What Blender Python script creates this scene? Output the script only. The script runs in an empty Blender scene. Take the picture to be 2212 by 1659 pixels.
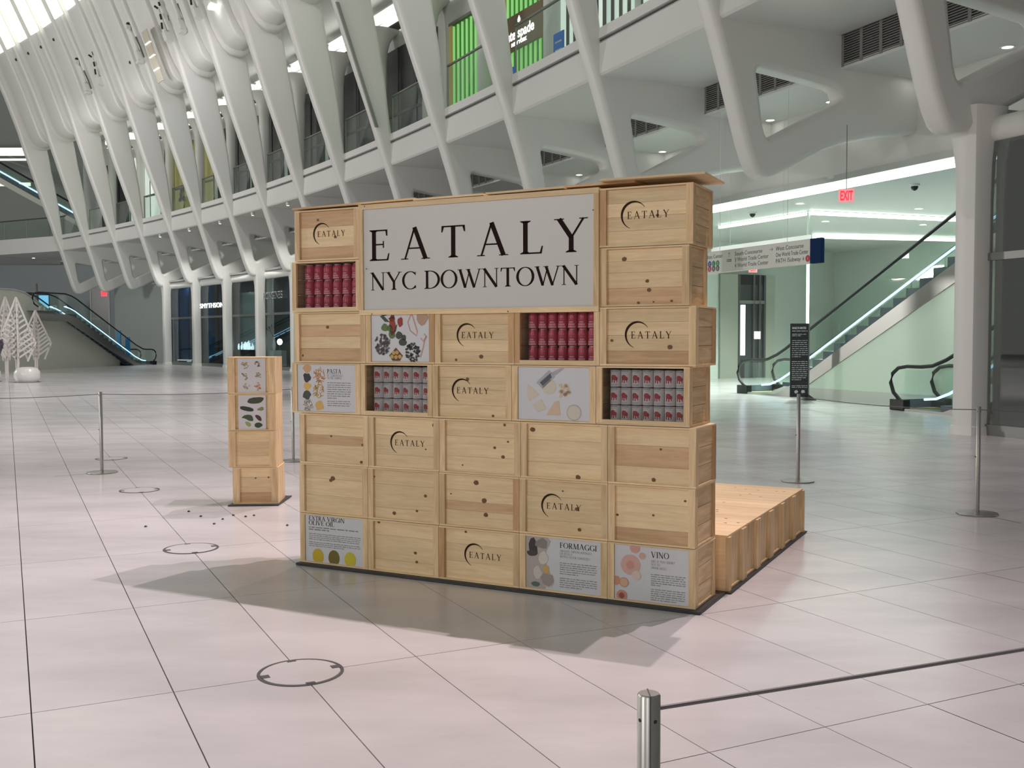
import bpy, bmesh, math, random
from mathutils import Matrix, Vector
random.seed(7)
SC = bpy.context.scene
COL = SC.collection
PI = math.pi

# ------------------------------------------------------------------ camera
FPX = 2225.0
_p, _r = math.radians(2.538), math.radians(0.15)
_fw = Vector((0, math.cos(_p), -math.sin(_p)))
_rt = Vector((1, 0, 0))
_dn = _fw.cross(_rt)
_R = _rt * math.cos(_r) + _dn * math.sin(_r)
_D = -_rt * math.sin(_r) + _dn * math.cos(_r)
cam = bpy.data.cameras.new('camera')
cam.sensor_width = 36.0
cam.lens = FPX / 2212 * 36.0
cam.clip_end = 400
co = bpy.data.objects.new('camera', cam)
COL.objects.link(co)
m = Matrix(((_R.x, -_D.x, -_fw.x, 0), (_R.y, -_D.y, -_fw.y, 0), (_R.z, -_D.z, -_fw.z, 1.6), (0, 0, 0, 1)))
co.matrix_world = m
SC.camera = co
# ------------------------------------------------------------------ world and view
w = bpy.data.worlds.new('world')
SC.world = w
w.use_nodes = True
bg = w.node_tree.nodes['Background']
bg.inputs[0].default_value = (0.97, 0.97, 0.93, 1)
bg.inputs[1].default_value = 0.20
SC.view_settings.view_transform = 'Standard'
SC.view_settings.look = 'None'
SC.view_settings.gamma = 1
SC.view_settings.use_curve_mapping = False
SC.view_settings.exposure = 0.0
SPOT_POWER = 4400.0          # each rib floodlight
SPOT_COL = (1.0, 0.82, 0.85)
LED_COL = (0.86, 1.0, 0.90)
# fill lights without fixtures, added to brighten the ribs and crate fronts
for _i, (_x, _y, _p) in enumerate(((-19.0, -7.0, 3300), (-6.0, -14.0, 1500), (-27.0, 12.0, 3000), (-38.0, 42.0, 8000))):
    _l = bpy.data.lights.new('hall_fill_light', 'POINT'); _l.energy = _p; _l.color = (1.0, 0.985, 0.94); _l.shadow_soft_size = 1.4
    _o = bpy.data.objects.new('hall_fill_light', _l); _o.location = (_x, _y, 7.0); COL.objects.link(_o)

# ------------------------------------------------------------------ materials
MATS = {}
def mat(name, col, rough=0.5, metal=0.0, emit=None, estr=0.0, noise=0.0, nscale=3.0, bump=0.0, spec=0.5, coat=0.0):
    if name in MATS: return MATS[name]
    M = bpy.data.materials.new(name); M.use_nodes = True
    nt = M.node_tree; b = nt.nodes['Principled BSDF']
    b.inputs['Base Color'].default_value = (*col, 1)
    b.inputs['Roughness'].default_value = rough
    b.inputs['Metallic'].default_value = metal
    b.inputs['Specular IOR Level'].default_value = spec
    if coat:
        b.inputs['Coat Weight'].default_value = coat; b.inputs['Coat Roughness'].default_value = 0.1
    if emit:
        b.inputs['Emission Color'].default_value = (*emit, 1)
        b.inputs['Emission Strength'].default_value = estr
    if noise or bump:
        tc = nt.nodes.new('ShaderNodeTexCoord'); n = nt.nodes.new('ShaderNodeTexNoise')
        n.inputs['Scale'].default_value = nscale; n.inputs['Detail'].default_value = 4
        nt.links.new(tc.outputs['Object'], n.inputs['Vector'])
        if noise:
            mx = nt.nodes.new('ShaderNodeMix'); mx.data_type = 'RGBA'
            mx.inputs[6].default_value = (*[c * (1 - noise) for c in col], 1)
            mx.inputs[7].default_value = (*[min(1, c * (1 + noise)) for c in col], 1)
            nt.links.new(n.outputs['Fac'], mx.inputs[0]); nt.links.new(mx.outputs[2], b.inputs['Base Color'])
        if bump:
            bp = nt.nodes.new('ShaderNodeBump'); bp.inputs['Strength'].default_value = bump; bp.inputs['Distance'].default_value = 0.01
            nt.links.new(n.outputs['Fac'], bp.inputs['Height']); nt.links.new(bp.outputs['Normal'], b.inputs['Normal'])
    MATS[name] = M
    return M

def wood(name, col, dark, axis='X'):
    """pine board: grain lines along one axis, tint varies from board to board"""
    M = bpy.data.materials.new(name); M.use_nodes = True
    nt = M.node_tree; b = nt.nodes['Principled BSDF']; N = nt.nodes.new; Lk = nt.links.new
    tc = N('ShaderNodeTexCoord'); oi = N('ShaderNodeObjectInfo')
    mp = N('ShaderNodeMapping')
    s = {'X': (1.2, 14, 14), 'Y': (14, 1.2, 14), 'Z': (14, 14, 1.2)}[axis]
    mp.inputs['Scale'].default_value = s
    cx = N('ShaderNodeCombineXYZ'); ml = N('ShaderNodeMath'); ml.operation = 'MULTIPLY'; ml.inputs[1].default_value = 37
    Lk(oi.outputs['Random'], ml.inputs[0])
    for i in range(3): Lk(ml.outputs[0], cx.inputs[i])
    Lk(cx.outputs[0], mp.inputs['Location']); Lk(tc.outputs['Object'], mp.inputs['Vector'])
    n = N('ShaderNodeTexNoise'); n.inputs['Scale'].default_value = 2.2; n.inputs['Detail'].default_value = 5; n.inputs['Distortion'].default_value = 0.6
    Lk(mp.outputs[0], n.inputs['Vector'])
    wv = N('ShaderNodeTexNoise'); wv.inputs['Scale'].default_value = 9; wv.inputs['Detail'].default_value = 2
    Lk(mp.outputs[0], wv.inputs['Vector'])
    r = N('ShaderNodeValToRGB'); r.color_ramp.elements[0].position = 0.38; r.color_ramp.elements[1].position = 0.62
    r.color_ramp.elements[0].color = (*dark, 1); r.color_ramp.elements[1].color = (*col, 1)
    Lk(n.outputs['Fac'], r.inputs[0])
    m1 = N('ShaderNodeMix'); m1.data_type = 'RGBA'; m1.blend_type = 'MULTIPLY'; m1.inputs[0].default_value = 0.22
    Lk(r.outputs[0], m1.inputs[6]); Lk(wv.outputs['Fac'], m1.inputs[7])
    hs = N('ShaderNodeHueSaturation')
    mr = N('ShaderNodeMapRange'); mr.inputs[3].default_value = 1.02; mr.inputs[4].default_value = 1.28
    Lk(oi.outputs['Random'], mr.inputs[0]); Lk(mr.outputs[0], hs.inputs['Value'])
    Lk(m1.outputs[2], hs.inputs['Color']); Lk(hs.outputs[0], b.inputs['Base Color'])
    b.inputs['Roughness'].default_value = 0.62
    bp = N('ShaderNodeBump'); bp.inputs['Strength'].default_value = 0.15; bp.inputs['Distance'].default_value = 0.003
    Lk(wv.outputs['Fac'], bp.inputs['Height']); Lk(bp.outputs[0], b.inputs['Normal'])
    return M

def glass(name, tint=(0.9, 0.97, 0.94), refl=0.06, rough=0.02):
    """thin pane: mostly clear, mirrors more at grazing angles"""
    M = bpy.data.materials.new(name); M.use_nodes = True
    nt = M.node_tree; nt.nodes.clear(); N = nt.nodes.new; Lk = nt.links.new
    o = N('ShaderNodeOutputMaterial'); t = N('ShaderNodeBsdfTransparent'); t.inputs[0].default_value = (*tint, 1)
    g = N('ShaderNodeBsdfGlossy'); g.inputs['Roughness'].default_value = rough
    lw = N('ShaderNodeLayerWeight'); lw.inputs[0].default_value = 0.5
    pw = N('ShaderNodeMath'); pw.operation = 'POWER'; pw.inputs[1].default_value = 4.0; Lk(lw.outputs['Facing'], pw.inputs[0])
    ad = N('ShaderNodeMath'); ad.operation = 'MULTIPLY_ADD'; ad.inputs[1].default_value = 0.6; ad.inputs[2].default_value = refl; ad.use_clamp = True
    Lk(pw.outputs[0], ad.inputs[0])
    mx = N('ShaderNodeMixShader'); Lk(ad.outputs[0], mx.inputs[0]); Lk(t.outputs[0], mx.inputs[1]); Lk(g.outputs[0], mx.inputs[2])
    Lk(mx.outputs[0], o.inputs[0])
    return M

WHITE = mat('white_painted_steel', (0.74, 0.74, 0.71), 0.42, noise=0.02, nscale=0.6)
PANELW = mat('white_ceiling_panel', (0.70, 0.71, 0.68), 0.6)
GREY = mat('grey_panel', (0.66, 0.68, 0.60), 0.6, noise=0.03)
LGREY = mat('pale_grey_wall', (0.52, 0.54, 0.52), 0.5)
DARK = mat('dark_shop_interior', (0.035, 0.036, 0.04), 0.3)
DARK2 = mat('charcoal', (0.08, 0.08, 0.08), 0.5)
BLACK = mat('black_rubber', (0.012, 0.012, 0.013), 0.45)
STEEL = mat('brushed_steel', (0.42, 0.41, 0.39), 0.36, 1.0, noise=0.08, nscale=40)
STEELD = mat('dull_steel', (0.30, 0.30, 0.28), 0.45, 1.0)
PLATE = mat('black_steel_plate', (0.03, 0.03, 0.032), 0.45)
GREENW = mat('pale_green_glass_wall', (0.58, 0.70, 0.58), 0.28, emit=(.55, .75, .57), estr=.16)  # faint emission added to brighten this wall; it is no lamp
GREENG = mat('grey_green_wall', (0.52, 0.58, 0.53), 0.3)
INK = mat('dark_brown_ink', (0.020, 0.009, 0.009), 0.7, spec=.08)
INKB = mat('burnt_logo_ink', (0.040, 0.020, 0.010), 0.7, spec=.08)
INKG = mat('grey_print_ink', (0.22, 0.22, 0.23), 0.6)
PAPER = mat('white_poster_sheet', (0.64, 0.64, 0.66), 0.4)
SIGNW = mat('white_sign_sheet', (0.60, 0.59, 0.555), 0.4)
LED = mat('white_led_strip', (0.9, 0.9, 0.9), 0.5, emit=LED_COL, estr=4.5)
LEDS = mat('white_led_line', (0.9, 0.9, 0.9), 0.5, emit=LED_COL, estr=4.0)
LAMPW = mat('lamp_diffuser', (0.9, 0.9, 0.9), 0.5, emit=(1, 0.97, 0.9), estr=6.0)
WARMGLOW = mat('warm_white_glow', (0.9, 0.9, 0.88), 0.5, emit=(1, 0.97, 0.88), estr=1.1)  # line light diffusers, and plates imitating wash light on the ribs
BLUELED = mat('blue_led', (0.3, 0.5, 0.8), 0.5, emit=(0.40, 0.68, 1.0), estr=2.6)
RED = mat('red_exit_letters', (0.7, 0.02, 0.04), 0.5, emit=(1.0, 0.03, 0.07), estr=1.1)
REDBOX = mat('red_glow_face', (0.8, 0.5, 0.5), 0.5, emit=(1.0, 0.32, 0.32), estr=0.55)
GLASS = glass('clear_glass', (0.93, 0.97, 0.95), 0.03)
GLASSG = glass('green_glass', (0.92, 0.97, 0.945), 0.04)
GLASSD = glass('dark_shop_glass', (0.62, 0.66, 0.64), 0.26)
ACRYL = glass('acrylic_pane', (0.93, 0.93, 0.93), 0.02, 0.05)
PINE = wood('pine_board', (0.80, 0.61, 0.37), (0.73, 0.535, 0.305))
PINEZ = wood('pine_cleat', (0.80, 0.59, 0.35), (0.64, 0.44, 0.23), 'Z')
PINEY = wood('pine_end_board', (0.79, 0.58, 0.34), (0.62, 0.43, 0.22), 'Y')
HEART = wood('reddish_pine_board', (0.68, 0.45, 0.26), (0.58, 0.36, 0.19))
HEARTZ = wood('reddish_pine_cleat', (0.60, 0.37, 0.19), (0.48, 0.28, 0.13), 'Z')
KNOT = mat('pine_knot', (0.17, 0.075, 0.025), 0.6, noise=0.35, nscale=60)

def stone():
    M = bpy.data.materials.new('white_marble_tile'); M.use_nodes = True
    nt = M.node_tree; b = nt.nodes['Principled BSDF']; N = nt.nodes.new; Lk = nt.links.new
    g = N('ShaderNodeNewGeometry'); oi = N('ShaderNodeObjectInfo')
    mp = N('ShaderNodeMapping'); mp.inputs['Scale'].default_value = (0.5, 1.3, 1); mp.inputs['Rotation'].default_value = (0, 0, 0.5)
    Lk(g.outputs['Position'], mp.inputs[0])
    n = N('ShaderNodeTexNoise'); n.inputs['Scale'].default_value = 1.1; n.inputs['Detail'].default_value = 6; n.inputs['Roughness'].default_value = 0.6
    Lk(mp.outputs[0], n.inputs['Vector'])
    r = N('ShaderNodeValToRGB'); r.color_ramp.elements[0].position = 0.36; r.color_ramp.elements[1].position = 0.6
    r.color_ramp.elements[0].color = (0.53, 0.515, 0.515, 1); r.color_ramp.elements[1].color = (0.635, 0.618, 0.62, 1)
    Lk(n.outputs['Fac'], r.inputs[0])
    hs = N('ShaderNodeHueSaturation'); mr = N('ShaderNodeMapRange'); mr.inputs[3].default_value = 0.97; mr.inputs[4].default_value = 1.03
    Lk(oi.outputs['Random'], mr.inputs[0]); Lk(mr.outputs[0], hs.inputs['Value']); Lk(r.outputs[0], hs.inputs['Color'])
    Lk(hs.outputs[0], b.inputs['Base Color'])
    n2 = N('ShaderNodeTexNoise'); n2.inputs['Scale'].default_value = 2.5; n2.inputs['Detail'].default_value = 3
    Lk(g.outputs['Position'], n2.inputs['Vector'])
    mr2 = N('ShaderNodeMapRange'); mr2.inputs[3].default_value = 0.20; mr2.inputs[4].default_value = 0.245
    Lk(n2.outputs['Fac'], mr2.inputs[0]); Lk(mr2.outputs[0], b.inputs['Roughness'])
    b.inputs['Specular IOR Level'].default_value = 0.5
    return M
STONE = stone()
GROUT = mat('dark_joint', (0.16, 0.15, 0.145), 0.9)

# ------------------------------------------------------------------ mesh helpers
class MB:
    def __init__(s): s.v = []; s.f = []
    def add(s, vs, fs):
        o = len(s.v); s.v += [tuple(v) for v in vs]; s.f += [tuple(i + o for i in f) for f in fs]; return s
    def box(s, x0, x1, y0, y1, z0, z1):
        return s.add([(x0, y0, z0), (x1, y0, z0), (x1, y1, z0), (x0, y1, z0), (x0, y0, z1), (x1, y0, z1), (x1, y1, z1), (x0, y1, z1)],
                     [(3, 2, 1, 0), (4, 5, 6, 7), (0, 1, 5, 4), (1, 2, 6, 5), (2, 3, 7, 6), (3, 0, 4, 7)])
    def hexa(s, b, t):   # 4 bottom and 4 top points
        return s.add(list(b) + list(t), [(3, 2, 1, 0), (4, 5, 6, 7), (0, 1, 5, 4), (1, 2, 6, 5), (2, 3, 7, 6), (3, 0, 4, 7)])
    def prism(s, pts, d):  # polygon of 3D points swept by vector d
        n = len(pts); d = Vector(d)
        a = [Vector(p) for p in pts]
        return s.add(a + [p + d for p in a], [tuple(range(n))[::-1], tuple(range(n, 2 * n))] + [(i, (i + 1) % n, n + (i + 1) % n, n + i) for i in range(n)])
    def tube(s, pts, r, n=8, cap=True):
        pts = [Vector(p) for p in pts]; rings = []
        for i, p in enumerate(pts):
            d = (pts[min(i + 1, len(pts) - 1)] - pts[max(i - 1, 0)]).normalized()
            up = Vector((0, 0, 1)) if abs(d.z) < 0.95 else Vector((1, 0, 0))
            a = d.cross(up).normalized(); b = a.cross(d)
            rr = r[i] if isinstance(r, (list, tuple)) else r
            rings.append([p + a * math.cos(2 * PI * j / n) * rr + b * math.sin(2 * PI * j / n) * rr for j in range(n)])
        vs = [q for g in rings for q in g]; fs = []
        for i in range(len(pts) - 1):
            for j in range(n): fs.append((i * n + j, (i + 1) * n + j, (i + 1) * n + (j + 1) % n, i * n + (j + 1) % n))
        if cap: fs += [tuple(range(n)), tuple(range((len(pts) - 1) * n, len(pts) * n))[::-1]]
        return s.add(vs, fs)
    def lathe(s, prof, n=24, c=(0, 0, 0)):   # profile of (r, z)
        vs = [(c[0] + r * math.cos(2 * PI * j / n), c[1] + r * math.sin(2 * PI * j / n), c[2] + z) for r, z in prof for j in range(n)]
        fs = [(i * n + j, i * n + (j + 1) % n, (i + 1) * n + (j + 1) % n, (i + 1) * n + j) for i in range(len(prof) - 1) for j in range(n)]
        return s.add(vs, fs)
    def flat(s, pts, y, T=None):      # polygon in local x,z at depth y, facing -y
        return s.add([(p[0], y, p[1]) for p in pts], [tuple(range(len(pts)))])
    def build(s, name, material, parent=None, smooth=False, bevel=0.0, fix=True):
        me = bpy.data.meshes.new(name); me.from_pydata(s.v, [], s.f)
        if fix or bevel:
            bm = bmesh.new(); bm.from_mesh(me)
            if bevel:
                bmesh.ops.bevel(bm, geom=list(bm.edges), offset=bevel, segments=1 if bevel < 0.01 else 2, affect='EDGES', profile=0.6)
            if fix: bmesh.ops.recalc_face_normals(bm, faces=bm.faces)
            bm.to_mesh(me); bm.free()
        me.materials.append(material)
        if smooth:
            me.polygons.foreach_set('use_smooth', [True] * len(me.polygons))
            me.update()
            try: me.set_sharp_from_angle(angle=math.radians(40))
            except Exception: pass
        return link(name, me, parent)
def link(name, me, parent=None):
    o = bpy.data.objects.new(name, me); COL.objects.link(o)
    if parent: o.parent = parent
    return o
def tag(o, label=None, cat=None, group=None, kind=None):
    if label: o['label'] = label
    if cat: o['category'] = cat
    if group: o['group'] = group
    if kind: o['kind'] = kind
    return o
def thing(name, label, cat, loc=(0, 0, 0), rz=0.0, group=None):
    o = bpy.data.objects.new(name, None); COL.objects.link(o); o.empty_display_size = 0.1
    o.location = loc; o.rotation_euler = (0, 0, rz)
    return tag(o, label, cat, group)
def struct(o, label=None): return tag(o, label, kind='structure')
def dup(root, loc, rz, label=None, group=None):
    r = root.copy(); COL.objects.link(r); r.location = loc; r.rotation_euler = (0, 0, rz)
    if label: r['label'] = label
    if group: r['group'] = group
    for ch in list(root.children):
        c = ch.copy(); COL.objects.link(c); c.parent = r
        for g in ch.children:
            d = g.copy(); COL.objects.link(d); d.parent = c
    return r
def curve_mesh(name, splines, half, bevel, material, res=3):
    """filled 2D outline (with holes) given as (u, z), swept to a plate in local y with rounded edges"""
    cu = bpy.data.curves.new(name, 'CURVE'); cu.dimensions = '2D'; cu.fill_mode = 'BOTH'
    cu.extrude = half - bevel; cu.bevel_depth = bevel; cu.bevel_resolution = res; cu.offset = -bevel
    for sp in splines:
        q = cu.splines.new('POLY'); q.points.add(len(sp) - 1); q.use_cyclic_u = True
        for i, p in enumerate(sp): q.points[i].co = (p[0], p[1], 0, 1)
    o = bpy.data.objects.new(name, cu); COL.objects.link(o); bpy.context.view_layer.update()
    me = bpy.data.meshes.new_from_object(o.evaluated_get(bpy.context.evaluated_depsgraph_get()))
    bpy.data.objects.remove(o); bpy.data.curves.remove(cu)
    me.transform(Matrix(((1, 0, 0, 0), (0, 0, -1, 0), (0, 1, 0, 0), (0, 0, 0, 1))))
    me.materials.clear(); me.materials.append(material)
    me.polygons.foreach_set('use_smooth', [True] * len(me.polygons))
    try: me.set_sharp_from_angle(angle=math.radians(50))
    except Exception: pass
    me.name = name
    return me
def chaikin(pts, n=1, closed=True):
    for _ in range(n):
        o = []
        for i in range(len(pts) if closed else len(pts) - 1):
            a, b = pts[i], pts[(i + 1) % len(pts)]
            o += [(a[0] * .75 + b[0] * .25, a[1] * .75 + b[1] * .25), (a[0] * .25 + b[0] * .75, a[1] * .25 + b[1] * .75)]
        pts = o
    return pts
def text_mesh(body, size, material, bold=0.0, extr=0.0):
    """plain sans lettering; lies in local x,z facing -y, left aligned at the origin"""
    cu = bpy.data.curves.new('text', 'FONT'); cu.body = body; cu.size = size; cu.offset = bold; cu.extrude = extr; cu.resolution_u = 3
    o = bpy.data.objects.new('text', cu); COL.objects.link(o); bpy.context.view_layer.update()
    me = bpy.data.meshes.new_from_object(o.evaluated_get(bpy.context.evaluated_depsgraph_get()))
    bpy.data.objects.remove(o); bpy.data.curves.remove(cu)
    me.transform(Matrix(((1, 0, 0, 0), (0, 0, -1, 0), (0, 1, 0, 0), (0, 0, 0, 1))))
    me.materials.clear(); me.materials.append(material)
    return me
def put_text(body, x, y, z, size, material, parent, width=None, bold=0.0, name='lettering', extr=0.0):
    me = text_mesh(body, size, material, bold, extr)
    if width:
        xs = [v.co.x for v in me.vertices]; s = width / max(1e-6, max(xs) - min(xs)); me.transform(Matrix.Diagonal((s, 1, 1, 1)))
    o = link(name, me, parent); o.location = (x, y, z); return o

# serif capitals drawn as strokes ---------------------------------------------------
def strip(pts, ws):
    """polygon quads following a centre line with changing width"""
    out = []; n = len(pts); L = []; R = []
    for i in range(n):
        a = pts[max(0, i - 1)]; b = pts[min(n - 1, i + 1)]
        dx, dy = b[0] - a[0], b[1] - a[1]; l = math.hypot(dx, dy) or 1
        nx, ny = -dy / l, dx / l; h = (ws[i] if isinstance(ws, list) else ws) / 2
        L.append((pts[i][0] + nx * h, pts[i][1] + ny * h)); R.append((pts[i][0] - nx * h, pts[i][1] - ny * h))
    for i in range(n - 1): out.append([L[i], R[i], R[i + 1], L[i + 1]])
    return out
TH, TN = 0.125, 0.042
def stem(x, y0=0, y1=1, w=TH, s0=1, s1=1):
    o = [[(x - w / 2, y0), (x + w / 2, y0), (x + w / 2, y1), (x - w / 2, y1)]]
    for f, y, d in ((s0, y0, 1), (s1, y1, -1)):
        if f: o.append([(x - w / 2 - .085, y), (x + w / 2 + .085, y), (x + w / 2 + .075, y + d * .025), (x + w / 2, y + d * .07), (x - w / 2, y + d * .07), (x - w / 2 - .075, y + d * .025)])
    return o
def serif(x, y, d, w=.24): return [[(x - w / 2, y), (x + w / 2, y), (x + w / 2 - .02, y + d * .03), (x - w / 2 + .02, y + d * .03)]]
def arc(cx, cy, rx, ry, a0, a1, n=24, thick=TH, thin=TN, ph=0.0):
    pts = []; ws = []
    for i in range(n + 1):
        a = math.radians(a0 + (a1 - a0) * i / n)
        pts.append((cx + rx * math.cos(a), cy + ry * math.sin(a))); ws.append(thin + (thick - thin) * abs(math.cos(a + ph)) ** 1.5)
    return strip(pts, ws)
def glyph(c):
    if c == 'E': return stem(.16) + [[(.16, .955), (.58, .955), (.58, 1), (.16, 1)], [(.545, .80), (.585, .80), (.585, 1), (.52, 1)], [(.16, .50), (.47, .50), (.47, .545), (.16, .545)], [(.44, .41), (.475, .41), (.475, .635), (.44, .635)], [(.16, 0), (.60, 0), (.60, .045), (.16, .045)], [(.55, 0), (.61, 0), (.645, .23), (.61, .23)]], .70
    if c == 'F': return stem(.16) + [[(.16, .955), (.55, .955), (.55, 1), (.16, 1)], [(.515, .80), (.555, .80), (.555, 1), (.49, 1)], [(.16, .48), (.44, .48), (.44, .525), (.16, .525)], [(.41, .39), (.445, .39), (.445, .615), (.41, .615)]], .60
    if c == 'L': return stem(.16) + [[(.16, 0), (.60, 0), (.60, .045), (.16, .045)], [(.54, 0), (.60, 0), (.635, .23), (.60, .23)]], .66
    if c == 'T': return stem(.38, s1=0) + [[(.04, .955), (.72, .955), (.72, 1), (.04, 1)], [(.03, .80), (.065, .80), (.12, 1), (.04, 1)], [(.73, .80), (.695, .80), (.64, 1), (.72, 1)]], .76
    if c == 'I': return stem(.16), .32
    if c == 'A': return strip([(.13, 0), (.42, 1.0)], TN * 1.25) + strip([(.42, 1.02), (.76, 0)], TH) + [[(.23, .33), (.62, .33), (.62, .375), (.23, .375)]] + serif(.12, 0, 1) + serif(.76, 0, 1, .28), .90
    if c == 'V': return strip([(.10, 1), (.43, 0)], TH) + strip([(.44, 0), (.74, 1)], TN * 1.2) + serif(.10, 1, -1, .28) + serif(.75, 1, -1), .86
    if c == 'W': return strip([(.10, 1), (.37, 0)], TH) + strip([(.37, 0), (.57, .85)], TN * 1.2) + strip([(.52, 1), (.82, 0)], TH) + strip([(.82, 0), (1.09, 1)], TN * 1.2) + serif(.10, 1, -1, .26) + serif(.52, 1, -1, .26) + serif(1.09, 1, -1, .22), 1.18
    if c == 'Y': return stem(.42, 0, .46, s1=0) + strip([(.10, 1), (.42, .44)], TH) + strip([(.74, 1), (.43, .44)], TN * 1.3) + serif(.10, 1, -1, .28) + serif(.74, 1, -1), .84
    if c == 'X': return strip([(.10, 1), (.66, 0)], TH) + strip([(.66, 1), (.12, 0)], TN * 1.2) + serif(.10, 1, -1, .26) + serif(.66, 1, -1, .22) + serif(.12, 0, 1, .22) + serif(.67, 0, 1, .26), .78
    if c == 'N': return [[(.13, 0), (.175, 0), (.175, 1), (.13, 1)], [(.71, 0), (.755, 0), (.755, 1), (.71, 1)]] + strip([(.12, 1), (.73, 0)], TH * 1.05) + serif(.15, 0, 1, .22) + serif(.10, 1, -1, .2) + serif(.73, 1, -1, .22), .88
    if c == 'M': return [[(.13, 0), (.17, 0), (.20, 1), (.16, 1)]] + stem(.86) + strip([(.18, 1), (.50, 0)], TH) + strip([(.50, 0), (.82, 1)], TN * 1.2) + serif(.15, 0, 1, .22) + serif(.16, 1, -1, .2), 1.02
    if c == 'H': return stem(.16) + stem(.70) + [[(.16, .49), (.70, .49), (.70, .535), (.16, .535)]], .86
    if c == 'O': return arc(.44, .5, .37, .485, 0, 360, 40), .88
    if c == 'C': return arc(.45, .5, .38, .485, 48, 318, 34) + [[(.70, .78), (.735, .78), (.735, 1.0), (.70, .92)], [(.70, .20), (.735, .24), (.735, .05), (.70, .06)]], .80
    if c == 'G': return arc(.45, .5, .38, .485, 48, 300, 34) + stem(.72, .03, .42, s0=0) + [[(.70, .78), (.735, .78), (.735, 1.0), (.70, .92)]], .86
    if c == 'D': return stem(.16) + arc(.30, .5, .47, .478, -90, 90, 26) + [[(.16, .955), (.31, .955), (.31, 1), (.16, 1)], [(.16, 0), (.31, 0), (.31, .045), (.16, .045)]], .84
    if c == 'P': return stem(.16) + arc(.29, .72, .27, .26, -90, 90, 18) + [[(.16, .955), (.30, .955), (.30, 1), (.16, 1)], [(.16, .44), (.30, .44), (.30, .48), (.16, .48)]], .64
    if c == 'R': return stem(.16) + arc(.29, .74, .25, .24, -90, 90, 18) + [[(.16, .955), (.30, .955), (.30, 1), (.16, 1)], [(.16, .48), (.30, .48), (.30, .52), (.16, .52)]] + strip([(.30, .50), (.66, .02)], TH) + serif(.68, 0, 1, .16), .74
    if c == 'B': return stem(.16) + arc(.28, .75, .22, .23, -90, 90, 14) + arc(.30, .26, .26, .24, -90, 90, 14), .64
    if c == 'K': return stem(.16) + strip([(.18, .46), (.62, 1)], TN * 1.2) + strip([(.30, .58), (.68, 0)], TH) + serif(.62, 1, -1, .2) + serif(.69, 0, 1, .22), .78
    if c == 'U': return stem(.16, .3, 1, s0=0) + arc(.42, .33, .26, .31, 180, 360, 16) + [[(.66, .3), (.70, .3), (.70, 1), (.66, 1)]] + serif(.68, 1, -1, .22), .84
    if c == 'S': return arc(.30, .745, .20, .235, 35, 262, 18, .09, .05, PI / 2) + arc(.30, .265, .22, .245, 88, -145, 18, .09, .05, PI / 2) + [[(.44, .78), (.475, .78), (.475, .98), (.44, .92)], [(.10, .22), (.065, .22), (.065, .02), (.10, .08)]], .56
    return [], .34
def serif_text(mb, s, x, z, h, y, track=0.0, width=None, arch=0.0):
    """adds lettering to a mesh builder, baseline at z, cap height h"""
    gl = [glyph(c) for c in s]
    tot = sum((g[1] + track) * h for g in gl) - track * h
    k = (width / tot) if width else 1.0
    for polys, adv in gl:
        for p in polys: mb.flat([(x + q[0] * h * k, z + q[1] * h) for q in p], y)
        x += (adv + track) * h * k
    return x
def words(mb, x, z, w, h, y, rng, fill=1.0):
    """one line of print too small to read, as word-long marks"""
    e = x + w * fill
    while x < e - h:
        l = min(e - x, h * rng.uniform(1.2, 5.0)); t = h * rng.uniform(.75, 1.0)
        mb.flat([(x, z), (x + l, z), (x + l, z + t * .62), (x, z + t * .62)], y); x += l + h * .7
def blob(mb, cx, cz, rx, rz, y, rng, n=11, j=.25):
    mb.flat([(cx + rx * rng.uniform(1 - j, 1 + j) * math.cos(2 * PI * i / n), cz + rz * rng.uniform(1 - j, 1 + j) * math.sin(2 * PI * i / n)) for i in range(n)], y)

# ------------------------------------------------------------------ plan of the hall: the rib line bends gently
def base(k): return Vector((-0.04483599 * k * k - 1.87404532 * k + 7.000118, -0.05144156 * k * k + 4.61543764 * k + 16.72566366, 0))
def tang(k): return Vector((-0.08967198 * k - 1.87404532, -0.10288312 * k + 4.61543764, 0)).normalized()
def norm_(k): t = tang(k); return Vector((t.y, -t.x, 0))
def P(k, u, z): q = base(k) + norm_(k) * u; return Vector((q.x, q.y, z))
def rotk(k): n = norm_(k); return math.atan2(n.y, n.x)      # local x outward, local y along the hall
def sweep(mb, prof, ks, closed=True):
    """sweeps a (u, z) outline along the rib line"""
    n = len(prof); vs = [P(k, u, z) for k in ks for u, z in prof]; fs = []
    for i in range(len(ks) - 1):
        for j in range(n if closed else n - 1): fs.append((i * n + j, i * n + (j + 1) % n, (i + 1) * n + (j + 1) % n, (i + 1) * n + j))
    if closed: fs += [tuple(range(n)), tuple(range((len(ks) - 1) * n, len(ks) * n))[::-1]]
    return mb.add(vs, fs)
def frange(a, b, n): return [a + (b - a) * i / n for i in range(n + 1)]

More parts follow.
